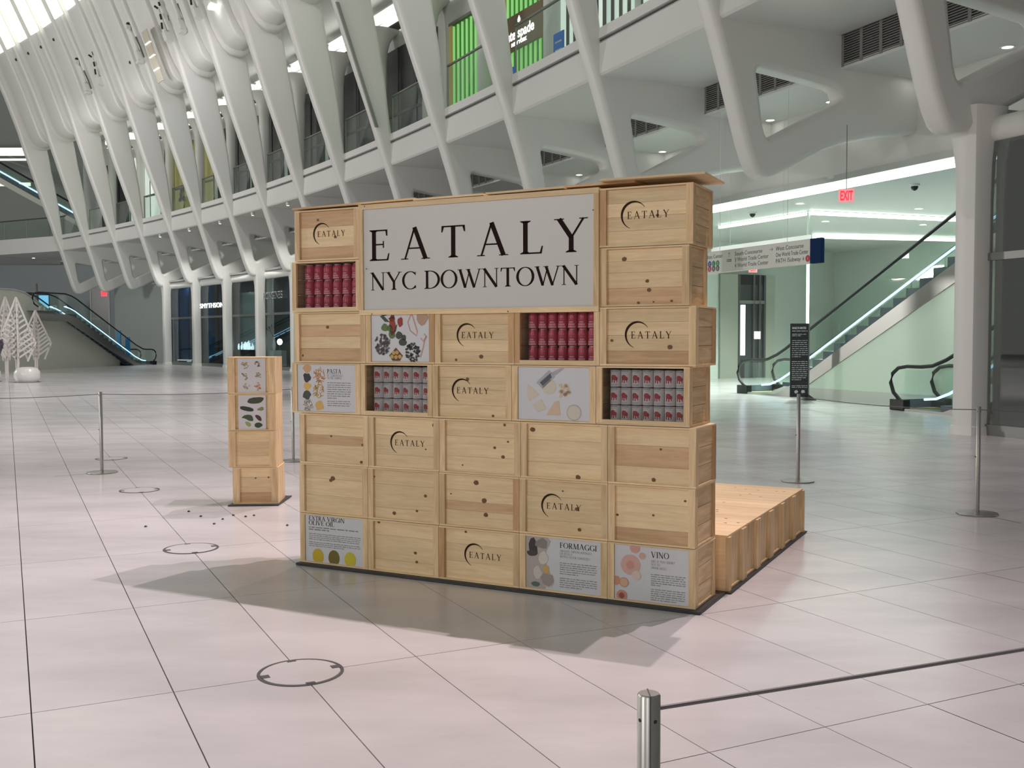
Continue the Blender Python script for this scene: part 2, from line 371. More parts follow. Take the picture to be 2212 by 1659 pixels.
# ================================================================== FLOOR
FA = math.radians(-26.13)
fd = Vector((math.sin(FA), math.cos(FA), 0)); fe = Vector((math.cos(FA), -math.sin(FA), 0))
TE, TD, E0, D0 = 0.5855, 1.637, 0.062, 3.178
floor = MB().box(-75, 60, -8, 125, -0.30, -0.014).build('floor', GROUT)
struct(floor, 'white marble tiled hall floor with thin dark joints')
def inview(x, y, m=0.0):
    v = Vector((x, y, -1.6)); d = v.dot(_fw)
    if d < 0.8: return False
    return abs(FPX * v.dot(_R) / d) < 1106 + m and abs(FPX * v.dot(_D) / d) < 830 + m
cells = []
for i in range(-180, 181):
    for j in range(-4, 76):
        ce, cd = E0 + (i + .5) * TE, D0 + (j + .5) * TD
        c = fe * ce + fd * cd
        if c.y < -3 or c.y > 112 or abs(c.x) > 0.85 * c.y + 6: continue
        cells.append((c.y * c.y + c.x * c.x, c, inview(c.x, c.y, 150)))
cells.sort(key=lambda t: t[0])
tile_me = None; far = MB(); nt_ = 0
g = 0.0028
for _, c, iv in cells:
    if iv and nt_ < 300:
        if tile_me is None:
            o = MB().box(-TE / 2 + g, TE / 2 - g, -TD / 2 + g, TD / 2 - g, -0.03, 0).build('tile', STONE, floor)
            tile_me = o.data
        else: o = link('tile', tile_me, floor)
        o.location = c; o.rotation_euler = (0, 0, FA * -1); nt_ += 1
    else:
        a, b = fe * (TE / 2 - g), fd * (TD / 2 - g)
        far.add([c - a - b, c + a - b, c + a + b, c - a + b], [(0, 1, 2, 3)])
tf = far.build('tile_field', STONE, floor, fix=False); tf['kind'] = 'stuff'
# round floor access covers
def floor_cover(e, d, label):
    c = fe * e + fd * d
    t = thing('floor_access_cover', label, 'floor cover', (c.x, c.y, 0), -FA, 'round floor covers in one joint line')
    MB().lathe([(0.190, 0.0005), (0.190, 0.003), (0.205, 0.003), (0.205, 0.0005)], 48).build('rim', DARK2, t)
    MB().lathe([(0.0, 0.0036), (0.186, 0.0036), (0.186, 0.0005)], 48).build('cover_disc', STONE, t)
    for q in range(4):
        a = q * PI / 2
        n = MB().box(-0.022, 0.022, 0.150 if q % 2 else 0.168, 0.190, 0.0038, 0.0050).build('lift_notch', DARK2, t); n.rotation_euler = (0, 0, a)
for i, (d, l) in enumerate(((4.83, 'round floor cover nearest the camera'), (8.10, 'round floor cover beside the tip of the long shadow'),
                            (11.5, 'round floor cover in line with the crate tower'), (14.75, 'farthest round floor cover behind the left cable post'))):
    floor_cover(1.235, d, l)

# ================================================================== RIBS
INN = [(-.25, 4.98), (-.37, 5.2), (-.51, 5.55), (-.70, 6.15), (-.92, 6.86), (-1.18, 7.64), (-1.54, 8.62), (-1.87, 9.65), (-2.35, 10.98), (-2.80, 12.27), (-3.20, 13.5),
       (-3.62, 14.75), (-3.97, 15.9), (-4.75, 18), (-5.6, 20), (-6.8, 22.5), (-8.2, 25), (-10.2, 28), (-12.6, 31)]
OUTR = [(-.90, 8.25), (-1.08, 8.9), (-1.19, 9.7), (-1.33, 10.95), (-1.60, 12.5), (-1.77, 13.3), (-1.95, 14.4), (-2.3, 16), (-3.0, 18), (-4.2, 20.3), (-6.8, 25), (-9.0, 28), (-11.2, 31)]
def uin(z):
    for (a, za), (b, zb) in zip(INN, INN[1:]):
        if za <= z <= zb: return a + (b - a) * (z - za) / (zb - za)
    return INN[-1][0]
outer = [(-.15, 4.90), (-.04, 4.87), (.12, 4.87), (.36, 4.96), (.68, 5.11), (1.1, 5.33), (1.5, 5.52), (2.1, 5.72), (2.85, 5.88), (3.8, 6.03), (4.4, 6.1), (4.4, 7.5), (2.0, 7.5), (2.0, 8.3), (-.7, 8.3)] + OUTR + INN[::-1]
hole = [(.07, 5.66), (.0, 5.72), (-.06, 5.90), (-.14, 6.4), (-.23, 6.93), (-.20, 7.03), (-.10, 7.05), (1.0, 6.93), (1.72, 6.84), (1.88, 6.76), (1.93, 6.63), (1.85, 6.52), (1.0, 6.10), (.16, 5.68)]
RIB_ME = curve_mesh('rib_frame', [outer, hole], 0.24, 0.12, WHITE)
SHORT = [(a, z) for a, z in INN if z > 15.2]
short = [(-3.0, 14.72), (-2.65, 14.72), (-2.4, 14.9), (-2.35, 15.4), (-2.5, 16.2), (-3.0, 18), (-4.2, 20.3), (-6.8, 25), (-9.0, 28), (-11.2, 31)] + SHORT[::-1] + [(-3.72, 15.25), (-3.55, 14.98), (-3.3, 14.80)]
SHORT_ME = curve_mesh('short_rib_frame', [short], 0.84, 0.09, WHITE)
pil = MB()
sec = [(sx * (.15 + .07 * math.cos(a)), sy * (.15 + .07 * math.sin(a))) for sx, sy, aa in ((1, 1, (0, .5, 1)), (-1, 1, (1, .5, 0)), (-1, -1, (0, .5, 1)), (1, -1, (1, .5, 0))) for a in [v * PI / 2 for v in aa]]
prof = [(0, 1.2), (.14, 1.14), (.15, 1.0), (3.9, 1.0), (4.4, 1.06), (4.8, 1.25), (5.3, 1.7)]
n_ = len(sec); pil.add([(x * s + .0, y * s, z) for z, s in prof for x, y in sec], [(i * n_ + j, i * n_ + (j + 1) % n_, (i + 1) * n_ + (j + 1) % n_, (i + 1) * n_ + j) for i in range(len(prof) - 1) for j in range(n_)])
PIL_ME = None
lp = MB()  # glowing plates stand in for light washing the upper ribs
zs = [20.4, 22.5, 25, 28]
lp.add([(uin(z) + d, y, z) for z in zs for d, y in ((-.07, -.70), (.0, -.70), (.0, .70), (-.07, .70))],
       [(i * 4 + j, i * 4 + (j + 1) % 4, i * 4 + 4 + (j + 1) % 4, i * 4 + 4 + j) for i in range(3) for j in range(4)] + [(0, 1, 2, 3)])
WASH_ME = None
ORD = ['first', 'second', 'third', 'fourth', 'fifth', 'sixth', 'seventh', 'eighth', 'ninth', 'tenth', 'eleventh', 'twelfth', 'thirteenth', 'fourteenth', 'fifteenth', 'sixteenth', 'seventeenth']
for k in range(-1, 16):
    lab = ('white forked steel rib just outside the right edge of the view' if k < 0 else
           'white forked steel rib standing on the big pillar by the dark shopfront' if k == 0 else
           'last white steel rib at the far left end, in front of the end gallery' if k == 15 else
           f'{ORD[k]} white forked steel rib counted leftward from the right pillar')
    q = base(k); t = thing('steel_rib', lab, 'rib', (q.x, q.y, 0), rotk(k), 'white ribs along the hall')
    link('rib_frame', RIB_ME, t)
    if k in (-1, 0) or 2 <= k <= 12:
        if PIL_ME is None:
            o = pil.build('pillar', WHITE, t, smooth=True); PIL_ME = o.data
        else: o = link('pillar', PIL_ME, t)
        o.location = (0.62 if k < 2 else 0.32, 0, 0)
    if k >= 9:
        if WASH_ME is None: WASH_ME = lp.build('light_wash_plate', WARMGLOW, t).data
        else: link('light_wash_plate', WASH_ME, t)
    if k == 5:
        mbt = MB(); mbt.hexa([(uin(9.2) - .06, -.34, 9.2), (uin(9.2) + .06, -.34, 9.2), (uin(9.2) + .06, -.25, 9.2), (uin(9.2) - .06, -.25, 9.2)],
                 [(uin(13.4) - .06, -.34, 13.4), (uin(13.4) + .06, -.34, 13.4), (uin(13.4) + .06, -.25, 13.4), (uin(13.4) - .06, -.25, 13.4)])
        mbt.build('cable_trunking', STEELD, t)
for i in range(4, 15):
    k = i + .5; q = base(k)
    t = thing('short_rib', f'short round-ended white rib between the {ORD[i]} and {ORD[i + 1]} long ribs from the right', 'rib', (q.x, q.y, 0), rotk(k), 'short ribs between the long ones')
    link('short_rib_frame', SHORT_ME, t)
    if k >= 9: link('light_wash_plate', WASH_ME, t)
# recessed wall between the ribs, bottom edge rolled outward
ks = frange(-1.0, 15.0, 32)
front = [(a + .26, z) for a, z in INN if z > 15.5]
sk = [(-2.2, 14.78), (-2.45, 14.72), (-2.9, 14.80), (-3.22, 15.05), (-3.45, 15.40)] + front + [(-11.0, 31), (-6.0, 25), (-3.6, 20.3), (-2.1, 16)]
o = sweep(MB(), sk, ks).build('wall_vault', WHITE, smooth=True); struct(o, 'white recessed wall between the ribs high above the gallery')

# ================================================================== GALLERY
ks = frange(-1.2, 15.0, 40)
o = sweep(MB(), [(-1.10, 7.90), (-1.16, 7.95), (-1.16, 8.66), (-1.10, 8.70), (-1.10, 8.76), (-1.18, 8.78), (-1.18, 9.02), (-1.05, 9.04), (6, 9.04), (6, 8.9), (6, 7.95), (1.95, 7.95), (1.85, 7.90)], ks).build('floor_gallery', WHITE); struct(o, 'white gallery slab with its curved edge beam')
o = sweep(MB(), [(-1.163, 8.715), (-1.125, 8.715), (-1.125, 8.742), (-1.163, 8.742)], ks).build('trim_1', DARK2); struct(o, 'thin dark shadow line along the gallery edge')
o = sweep(MB(), [(1.9, 7.20), (4.0, 7.20), (4.0, 5.45), (4.02, 5.36), (4.1, 5.34), (4.1, 7.30), (1.9, 7.30)], ks).build('ceiling', PANELW); struct(o, 'white lower soffit outside the ribs with its outer fascia')
GRL = MB(); gw = 1.0
for k in range(-1, 15):
    lab = f'dark louvre grille in the soffit step left of the {ORD[k]} rib from the right' if k >= 0 else 'dark louvre grille outside the right edge of the view'
    q = P(k + .5, 1.88, 7.25); t = thing('vent_grille', lab, 'vent', q, rotk(k + .5), 'louvre grilles in the soffit step')
    L = (base(k + 1) - base(k)).length / 2 - .25
    MB().box(.05, .08, -L, L, 0, .65).build('backing', DARK2, t)
    s = MB()
    for j in range(13): s.box(0, .035, -L, L, .01 + j * .05, .03 + j * .05)
    s = s.build('louvres', mat('louvre_grey', (0.22, 0.22, 0.21), .5), t); s['kind'] = 'stuff'
    for j in range(9):
        y = -L + j * L / 4
        MB().box(-.004, .02, y - .04, y + .04, 0, .65).build('stile', mat('louvre_grey', (0.22, 0.22, 0.21), .5), t)
dl0 = None
for k in range(-1, 14):
    for n, f in enumerate((.44, .89)):
        if k == -1 and n == 0: continue
        q = P(k + f, 3.72, 7.20)
        where = ORD[k] if k >= 0 else 'hidden right-hand'
        lab = f'round soffit downlight left of the {where} rib, {"far" if n else "near"} one of its pair'
        if dl0 is None:
            dl0 = thing('downlight', lab, 'downlight', q, 0, 'downlights in the lower soffit')
            MB().lathe([(0.15, 0), (0.15, -.012), (0.105, -.006), (0.105, .03)], 24).build('ring', WHITE, dl0)
            MB().lathe([(0.0, -.004), (0.105, -.004), (0.105, .02)], 24).build('lamp_disc', LAMPW, dl0)
        else: dup(dl0, q, 0, lab)
# balustrades
for k in range(0, 15):
    a, b = k + .085, k + .925
    q = P((a + b) / 2, -1.12, 9.03); t = thing('glass_balustrade', f'glass gallery balustrade with steel handrail left of the {ORD[k]} rib from the right', 'balustrade', q, rotk((a + b) / 2), 'glass balustrades between the ribs')
    L = (P(b, 0, 0) - P(a, 0, 0)).length / 2
    MB().box(-.012, .012, -L, L, 0, 1.30).build('pane', GLASSG, t)
    MB().box(-.04, .04, -L, L, 1.30, 1.345).build('handrail', STEELD, t)
    MB().box(-.02, .02, -L - .02, -L + .015, 0, 1.30).build('post', STEELD, t)
    MB().box(-.02, .02, L - .015, L + .02, 0, 1.30).build('post', STEELD, t)
# gallery back wall, ceiling
o = sweep(MB(), [(2.6, 9.04), (2.8, 9.04), (2.8, 16.6), (2.6, 16.6)], frange(-1.2, 16, 40)).build('wall_gallery', mat('gallery_wall', (0.60, 0.62, 0.59), .5)); struct(o, 'pale shop wall at the back of the gallery')
o = sweep(MB(), [(-2.0, 16.4), (2.8, 16.4), (2.8, 16.7), (-2.0, 16.7)], frange(-1.2, 16, 40)).build('ceiling_gallery', PANELW); struct(o, 'white gallery ceiling')
for k in range(2, 15):
    q = P(k + .5, 2.2, 15.75); t = thing('cove_light', f'bright gallery cove light seen beside the {ORD[k]} rib from the right', 'light', q, rotk(k + .5), 'cove lights over the gallery shopfronts')
    MB().box(-.16, .16, -2.0, 2.0, 0, .26).build('diffuser', mat('gallery_light', (.9, .9, .9), .5, emit=(1, 1, .94), estr=1.7), t, bevel=.06)
    MB().box(-.2, .3, -2.1, 2.1, .30, .36).build('housing', WHITE, t)
    MB().box(-.16, .16, -2.0, 2.0, -.52, -.26).build('diffuser', MATS['gallery_light'], t, bevel=.06)
    MB().box(-.18, .3, -2.1, 2.1, -.62, -.55).build('housing', DARK2, t)
for k in range(3, 15):
    q = P(k + .62, 1.9, 9.04); t = thing('gallery_column', f'slim white gallery column behind the {ORD[k]} rib from the right', 'column', q, rotk(k + .62), 'columns along the gallery shops')
    c = chaikin([(-.28, -.22), (.28, -.22), (.28, .22), (-.28, .22)], 2); pr = [(0, 1), (4.6, 1), (5.2, 1.15), (5.6, 1.5), (5.9, 2.2), (6.1, 3.2)]; n_ = len(c)
    MB().add([(x * s, y * s, z) for z, s in pr for x, y in c], [(i * n_ + j, i * n_ + (j + 1) % n_, (i + 1) * n_ + (j + 1) % n_, (i + 1) * n_ + j) for i in range(len(pr) - 1) for j in range(n_)]).build('shaft', WHITE, t, smooth=True)
def shop(name, k0, k1, z0, z1, material, label, cat='shopfront', u=2.52, parts=True, frame=DARK2):
    km = (k0 + k1) / 2; q = P(km, u, z0); L = (P(k1, u, 0) - P(k0, u, 0)).length / 2; h = z1 - z0
    t = thing(name, label, cat, q, rotk(km), 'gallery shopfronts')
    MB().box(.0, .06, -L, L, 0, h).build('glazing', material, t)
    if parts:
        nb = max(1, round(L * 2 / 1.6))
        for i in range(nb + 1):
            y = -L + 2 * L * i / nb; MB().box(-.04, .0, y - .03, y + .03, 0, h).build('mullion', frame, t)
        MB().box(-.03, .0, -L, L, 2.4, 2.52).build('transom', frame, t)
    return t, L
DG = mat('dark_shop_window', (0.045, 0.048, 0.05), 0.12, spec=0.6)
OLIVE = mat('olive_lit_shop', (0.26, 0.25, 0.09), 0.4, emit=(.36, .35, .12), estr=.28)
LITW = mat('lit_white_shop', (0.8, 0.82, 0.78), .5, emit=(.85, 1, .9), estr=.5)
for k0, k1, mt, l in ((5.75, 6.9, DG, 'dark shop window on the gallery left of the green tube shop'), (7.05, 8.15, DG, 'dark gallery shop window seen beside the seventh rib'),
                      (8.3, 9.25, DG, 'dark gallery shop window seen beside the eighth rib'), (9.4, 10.3, DG, 'dark gallery shop window with white letters above the rail'),
                      (10.4, 11.35, DG, 'dark gallery shop window next to the olive lit shop'), (11.5, 13.1, OLIVE, 'olive yellow lit gallery shop seen between far ribs'),
                      (13.25, 14.3, LITW, 'white glowing gallery shop near the far left ribs'), (14.4, 15.3, DG, 'dark gallery shop window at the far left end'), (1.2, 2.75, LITW, 'white lit gallery shop at the top behind the second rib')):
    t, L = shop('shop_front', k0, k1, 9.06, 14.4, mt, l)
    if mt is OLIVE:
        rg = random.Random(3); ob = MB()
        for i in range(14): blob(ob, rg.uniform(-.5, .5), 2.0 + rg.uniform(-.35, .45), .12, .16, 0, rg, 8, .5)
        ob = ob.build('window_decoration', BLACK, t); ob.rotation_euler = (0, 0, PI / 2 * -1); ob.location = (-.06, .9, 0)
    if l.endswith('letters above the rail'):
        tx = put_text('SS', 0, 0, 0, .55, mat('pale_sign_letters', (.7, .7, .7), .5, emit=(1, 1, 1), estr=.35), t); tx.rotation_euler = (0, 0, -PI / 2); tx.location = (-.05, .5, 2.1)
GT = mat('green_tube', (0.3, 0.6, 0.25), .4, emit=(0.42, 0.95, 0.30), estr=.42)
GTB = mat('dark_green_backing', (0.05, 0.16, 0.04), .5, emit=(0.10, .42, .06), estr=.18)
BROWN = mat('brown_sign_board', (0.20, 0.15, 0.09), .5)
GOLD = mat('gold_jamb', (0.45, 0.36, 0.14), .4, emit=(.8, .6, .2), estr=.12)
def tube_shop(k0, k1, label, sign):
    t, L = shop('tube_shop_front', k0, k1, 9.06, 14.0, GTB, label, parts=False)
    n = 9
    for i in range(n):
        y = -L + 2 * L * (i + .5) / n
        MB().tube([(-.07, y, .1), (-.07, y, 4.85)], .05, 8).build('light_tube', GT, t)
    for y in (-L - .12, L + .12): MB().box(-.1, .05, y - .12, y + .12, 0, 4.94).build('jamb', GOLD, t)
    MB().box(-.12, .05, -L - .2, L + .2, 4.94, 5.05).build('lintel', STEELD, t); MB().box(-.25, .0, -L - .2, L + .2, -.02, .12).build('sill', STEELD, t)
    if sign:
        MB().box(-.30, -.18, -L - .05, L + .25, 2.65, 3.85).build('sign_board', BROWN, t)
        lm = mat('white_neon', (1, 1, 1), .5, emit=(1, 1, 1), estr=2.2)
        for s, z, sz, y in (('kate spade', 3.0, .50, L * .80), ('NEW YORK', 2.78, .16, L * .42)):
            x = put_text(s, 0, 0, 0, sz, lm, t, width=L * 1.45 if sz > .3 else L * .75, bold=.012); x.rotation_euler = (0, 0, -PI / 2); x.location = (-.31, y, z)
        sp = MB(); sp.flat([(0, .0), (.02, -.10), (-.02, -.10)], 0); sp.flat([(0, .20), (.10, .06), (.09, -.02), (.03, -.03), (0, 0), (-.03, -.03), (-.09, -.02), (-.10, .06)], 0)
        sp = sp.build('spade_mark', lm, t, fix=False); sp.rotation_euler = (0, 0, -PI / 2); sp.location = (-.31, L * .05, 3.55)
tube_shop(4.72, 5.42, 'gallery shop with glowing green light tubes, left of the signed one', False)
tube_shop(3.88, 4.50, 'gallery shop with green light tubes behind a brown name board', True)
# striped shop and blue boards at the top
t, L = shop('striped_shop_front', 2.85, 3.75, 9.06, 14.0, LITW, 'white shop with dark vertical stripes behind the second rib at the top', parts=False)
for i in range(9): MB().box(-.05, 0, -L + .1 + i * .45, -L + .22 + i * .45, .2, 4.6).build('stripe', DARK2, t)
BLUE = mat('blue_board', (0.02, 0.14, 0.48), .5, emit=(.03, .2, .7), estr=.12)
for k, u, lab in ((3.2, 1.0, 'small blue board sign beside the striped gallery shop'), (4.08, 1.6, 'small blue board sign under the brown name board')):
    q = P(k, u, 9.04); t = thing('blue_board_sign', lab, 'sign', q, rotk(k), 'blue board signs on the gallery')
    MB().box(-.02, .02, -.3, .3, .75, 1.75).build('board', BLUE, t); MB().box(-.02, .02, -.05, .05, 0, .75).build('stand', BLUE, t)
    put_ = MB()
    for zz in (1.05, 1.2, 1.45): put_.add([(-.022, -.2, zz), (-.022, .2, zz), (-.022, .2, zz + .05), (-.022, -.2, zz + .05)], [(0, 1, 2, 3)])
    put_.build('print', PAPER, t)

# ================================================================== FLOODLIGHTS ON THE RIBS
def flood(k, kind, label, lamp=None):
    z = 16.35; u = uin(z); q = P(k, u, z); t = thing('rib_floodlight', label, 'floodlight', q, rotk(k), 'floodlights on the rib edges')
    if kind:
        MB().hexa([(-.28, -.2, .0), (.05, -.2, -.12), (.05, .2, -.12), (-.28, .2, .0)], [(-.42, -.2, .42), (-.08, -.2, .40), (-.08, .2, .40), (-.42, .2, .42)]).build('housing', WHITE, t, bevel=.03)
        MB().tube([(-.25, 0, .4), (-.34, 0, .8), (-.55, 0, 1.3), (-.75, 0, 1.5)], [.10, .12, .10, .07], 8).build('arm', WHITE, t, smooth=True)
        MB().box(-.85, -.62, -.12, .12, 1.46, 1.70).build('head', WHITE, t, bevel=.03); MB().box(-.80, -.66, -.08, .08, 1.70, 1.82).build('lens', BLACK, t)
        MB().tube([(.0, -.24, .1), (-.2, -.26, .6), (-.42, -.24, 1.1)], .035, 6).build('cable', DARK2, t)
        MB().box(-.30, .0, -.23, .23, -.20, -.06).build('foot_bracket', LAMPW if kind == 2 else WHITE, t)
    else:
        MB().hexa([(-.25, -.2, -.02), (.1, -.2, -.12), (.1, .2, -.12), (-.25, .2, -.02)], [(-.40, -.2, .38), (-.06, -.2, .40), (-.06, .2, .40), (-.40, .2, .38)]).build('housing', WHITE, t, bevel=.03)
        MB().tube([(-.22, 0, .35), (-.36, 0, .9), (-.58, 0, 1.45)], [.07, .05, .05], 8).build('arm', WHITE, t)
        for a, b, c, d in ((-.50, .9, -.56, 1.15), (-.14, .9, -.20, 1.15), (-.46, .45, -.50, .75), (-.66, 1.4, -.84, 1.5), (-.56, 1.55, -.62, 1.72)):
            MB().tube([(a, -.2, b), (c, -.2, d)], .05, 6).build('black_bracket', BLACK, t)
    if lamp:
        Ld = bpy.data.lights.new('floodlight_beam', 'SPOT'); Ld.energy = lamp[0]; Ld.color = lamp[1]; Ld.spot_size = math.radians(lamp[2]); Ld.spot_blend = .9; Ld.shadow_soft_size = .06
        lo = bpy.data.objects.new('floodlight_beam', Ld); COL.objects.link(lo); lo.parent = t
        hx = lamp[4] if len(lamp) > 4 else -.9; lo.location = (hx, 0, -.9)
        tgt = Vector(lamp[3]); wp = q + norm_(k) * hx + Vector((0, 0, -.9)); d = (tgt - wp).normalized()
        lo.rotation_euler = (Matrix.Rotation(-rotk(k), 3, 'Z') @ d.to_track_quat('-Z', 'Y').to_matrix()).to_euler()
for k, kind, l in ((12, 1, 'white curved floodlight on the twelfth rib, leftmost of the row'), (11.5, 0, 'bracketed floodlight with black fittings right of the leftmost one'),
                   (10, 1, 'floodlight on the tenth rib left of the hanging beige panel'), (9, 0, 'bracketed floodlight just right of the hanging beige panel'),
                   (8.5, 1, 'white curved floodlight between the eighth and ninth ribs'), (8, 0, 'bracketed floodlight with black fittings on the eighth rib'),
                   (7.5, 2, 'white floodlight with bright foot near the top edge'), (7, 0, 'floodlight cut by the top edge of the picture')):
    flood(k, kind, l, (170, (1, .93, .97), 110, P(k + 2.0, -1.6, 9.0), -1.9) if kind else (150, (.97, 1, .99), 110, P(k + 2.0, -1.6, 9.0), -1.9))
for k, tg, pw, cone, hx, l in ((-.97, (-3.6, 4.6, 0), 1.1, 58, .70, 'rib floodlight above the picture, nearest the rib, lighting the crate wall'), (-1.18, (-3.6, 4.6, 0), 1.1, 58, -.30, 'rib floodlight above the picture, nearest the camera, lighting the near floor'),
                      (-.86, (-3.6, 4.6, 0), 1.1, 58, -1.52, 'rib floodlight above the picture on a long arm, lighting the crate tower'), (0.5, (-6.0, 13, 0), 1.3, 55, -.9, 'rib floodlight above the picture lighting the left cable post'), (2, (-10, 21, 0), 1.7, 60, -.9, 'rib floodlight above the picture lighting the middle of the hall'),
                      (4, (-15, 34, 0), 1.8, 70, -.9, 'rib floodlight above the picture on the fourth rib from the right'), (.25, (4.0, 13.5, 0), .55, 55, -.9, 'rib floodlight above the picture lighting the right cable posts')):
    flood(k, 1, l, (SPOT_POWER * pw, SPOT_COL if k < 1 else (1.0, .93, .93), cone, tg, hx))
for k, l in ((1.0, 'rib floodlight above the picture on the first rib from the right'), (3.0, 'rib floodlight above the picture on the third rib from the right'), (5.0, 'rib floodlight above the picture on the fifth rib from the right'), (6.0, 'rib floodlight above the picture on the sixth rib from the right'), (13.0, 'hidden-side floodlight on the thirteenth rib from the right')):
    if k < 13: flood(k, 1, l, (230, (1, .97, .96), 110, P(k + 2.0, -1.4, 9), -1.9))
# small black sensors on the vault
for k, u, z, l in ((14.03, -5.47, 19.70, 'leftmost small black sensor under the light wash plates'), (13.53, -5.46, 19.68, 'second small black sensor under the light wash plates'), (13.02, -5.44, 19.63, 'third small black sensor under the light wash plates'), (12.5, -5.43, 19.61, 'rightmost small black sensor of the four under the light wash plates'), (10.4, -4.2, 16.6, 'lone black sensor beside the tenth rib floodlight')):
    q = P(k, u, z); t = thing('black_sensor', l, 'sensor', q, rotk(k), 'black sensors on the vault')
    MB().lathe([(0, .10), (.07, .07), (.10, 0), (.07, -.07), (0, -.10)], 12).build('ball', BLACK, t, smooth=True); MB().box(.05, .5, -.04, .04, -.04, .04).build('bracket', WHITE, t)
# beige hanging panel
q = P(9.42, uin(15.9) - .15, 14.7); t = thing('hanging_panel', 'beige slatted panel hanging on the rib wall among the floodlights', 'panel', q, rotk(9.42))
bm_ = mat('beige_cloth', (0.58, 0.52, 0.43), .7)
for i in range(4):
    z0, z1 = i * .62, i * .62 + .56; f = lambda z: -.33 * z
    MB().hexa([(f(z0), -.55, z0), (f(z0) + .04, -.55, z0), (f(z0) + .04, .25, z0), (f(z0), .25, z0)], [(f(z1), -.55, z1), (f(z1) + .04, -.55, z1), (f(z1) + .04, .25, z1), (f(z1), .25, z1)]).build('panel_board', bm_, t)
    if i: MB().box(f(z0) - .03, f(z0) + .06, -.52, .22, z0 - .055, z0 - .01).build('lit_batten', WARMGLOW, t)

# ================================================================== RIGHT PORTAL AND ESCALATOR HALL
CZ = 5.36
def slab(name, pts, z0, z1, material, label):
    o = MB().prism([(p.x, p.y, z0) for p in pts], (0, 0, z1 - z0)).build(name, material); struct(o, label); return o
slab('ceiling_portal', [P(-.2, 4.0, 0), P(1.5, 4.0, 0), P(3.2, 4.0, 0), P(5.2, 4.0, 0), P(5.2, 20, 0), P(1.5, 20, 0), P(-.2, 20, 0)], CZ, CZ + .15, mat('portal_ceiling', (.50, .53, .50), .4), 'grey ceiling of the escalator hall')
t = thing('cove_strip_light', 'broad bright strip light above the escalator opening', 'light', P(1.5, 4.0, CZ), rotk(1.5))
for a in range(-1, 5):
    k0, k1 = .0 + (a + 1) * .6, .0 + (a + 2) * .6; pts = [P(k0, 4.04, 0), P(k1, 4.04, 0), P(k1, 4.72, 0), P(k0, 4.72, 0)]
    im = Matrix.Translation(P(1.5, 4.0, CZ)) @ Matrix.Rotation(rotk(1.5), 4, 'Z'); im.invert()
    pts = [im @ Vector((p.x, p.y, CZ - .07)) for p in pts]
    MB().prism(pts, (0, 0, .065)).build('diffuser', LED, t)
def bar_light(a, b, label, h=.09, w=.10, material=LEDS):
    a, b = Vector(a), Vector(b); d = b - a; L = d.length
    t = thing('line_light', label, 'light', (a + b) / 2, math.atan2(d.y, d.x), 'line lights in the escalator hall')
    MB().box(-L / 2, L / 2, -w, w, -h, -.01).build('diffuser', material, t); MB().box(-L / 2, L / 2, -w - .03, w + .03, -.01, .0).build('housing', STEELD, t)
bar_light(P(3.3, 7.45, CZ), P(2.42, 7.47, CZ), 'line light behind the hanging signs in the escalator hall', .10, .04)
bar_light(P(2.42, 7.47, CZ), P(2.32, 13.0, CZ), 'line light running right over the escalator', .11, .05)
bar_light(P(3.47, 12.4, CZ), P(3.19, 18.3, CZ), 'thinner line light farthest back over the escalator', .14, .05)
t0 = None
for k, u, l in ((2.18, 5.96, 'downlight above the hanging signs in the escalator hall'), (2.08, 9.94, 'downlight right of the red EXIT sign'), (2.8, 9.76, 'farther downlight under the line light'), (2.68, 13.45, 'farthest downlight above the escalator')):
    q = P(k, u, CZ - .005)
    t = dup(dl0, q, 0, l, 'downlights in the escalator hall'); t['category'] = 'downlight'
    pl_ = bpy.data.lights.new('downlight_lamp', 'SPOT'); pl_.energy = 1300; pl_.color = LED_COL; pl_.shadow_soft_size = .1; pl_.spot_size = math.radians(150); pl_.spot_blend = .5
    po_ = bpy.data.objects.new('downlight_lamp', pl_); COL.objects.link(po_); po_.parent = t; po_.location = (0, 0, -.15)
for k, u, l in ((2.6, 5.98, 'black dome camera on the ceiling left, above the signs'), (1.38, 6.1, 'black dome camera on the ceiling right of the EXIT sign')):
    q = P(k, u, CZ); t = thing('dome_camera', l, 'camera', q, 0, 'ceiling dome cameras')
    MB().lathe([(.12, 0), (.12, -.05), (.09, -.06)], 20).build('mount', WHITE, t); MB().lathe([(.085, -.05), (.085, -.09), (.06, -.14), (.0, -.17)], 20).build('dome', BLACK, t, smooth=True)
# back walls of the escalator hall
def wall(name, a, b, z0, z1, material, label, th=.12):
    a, b = Vector((a.x, a.y, 0)), Vector((b.x, b.y, 0)); d = (b - a).normalized(); n = Vector((-d.y, d.x, 0)) * th
    o = MB().prism([(a.x, a.y, z0), (b.x, b.y, z0), (b.x + n.x, b.y + n.y, z0), (a.x + n.x, a.y + n.y, z0)], (0, 0, z1 - z0)).build(name, material); struct(o, label); return o
wall('wall_back', P(4.6, 20, 0), P(3.9, 4.0, 0), 0, CZ, GREENG, 'grey green back wall of the escalator hall')
wall('wall_back_side', P(.2, 19.2, 0), P(4.6, 19.2, 0), 0, CZ, GREENG, 'grey green side wall beyond the escalator')
wall('wall_portal_left', P(3.6, 3.2, 0), P(2.75, 3.2, 0), 0, CZ, mat('pale_green_column', (.58, .68, .62), .35), 'pale green end wall at the left of the portal', .3)
o = MB()
q = P(2.62, 3.45, 0); t = thing('portal_column', 'slim pale column just right of the crate wall in the portal', 'column', q, rotk(2.62))
MB().box(-.16, .16, -.16, .16, 0, CZ).build('shaft', mat('pale_column', (.68, .76, .70), .35), t, bevel=.03); MB().tube([(-.17, -.03, 1.55), (-.20, -.03, 1.55)], .05, 10).build('call_button', DARK2, t)
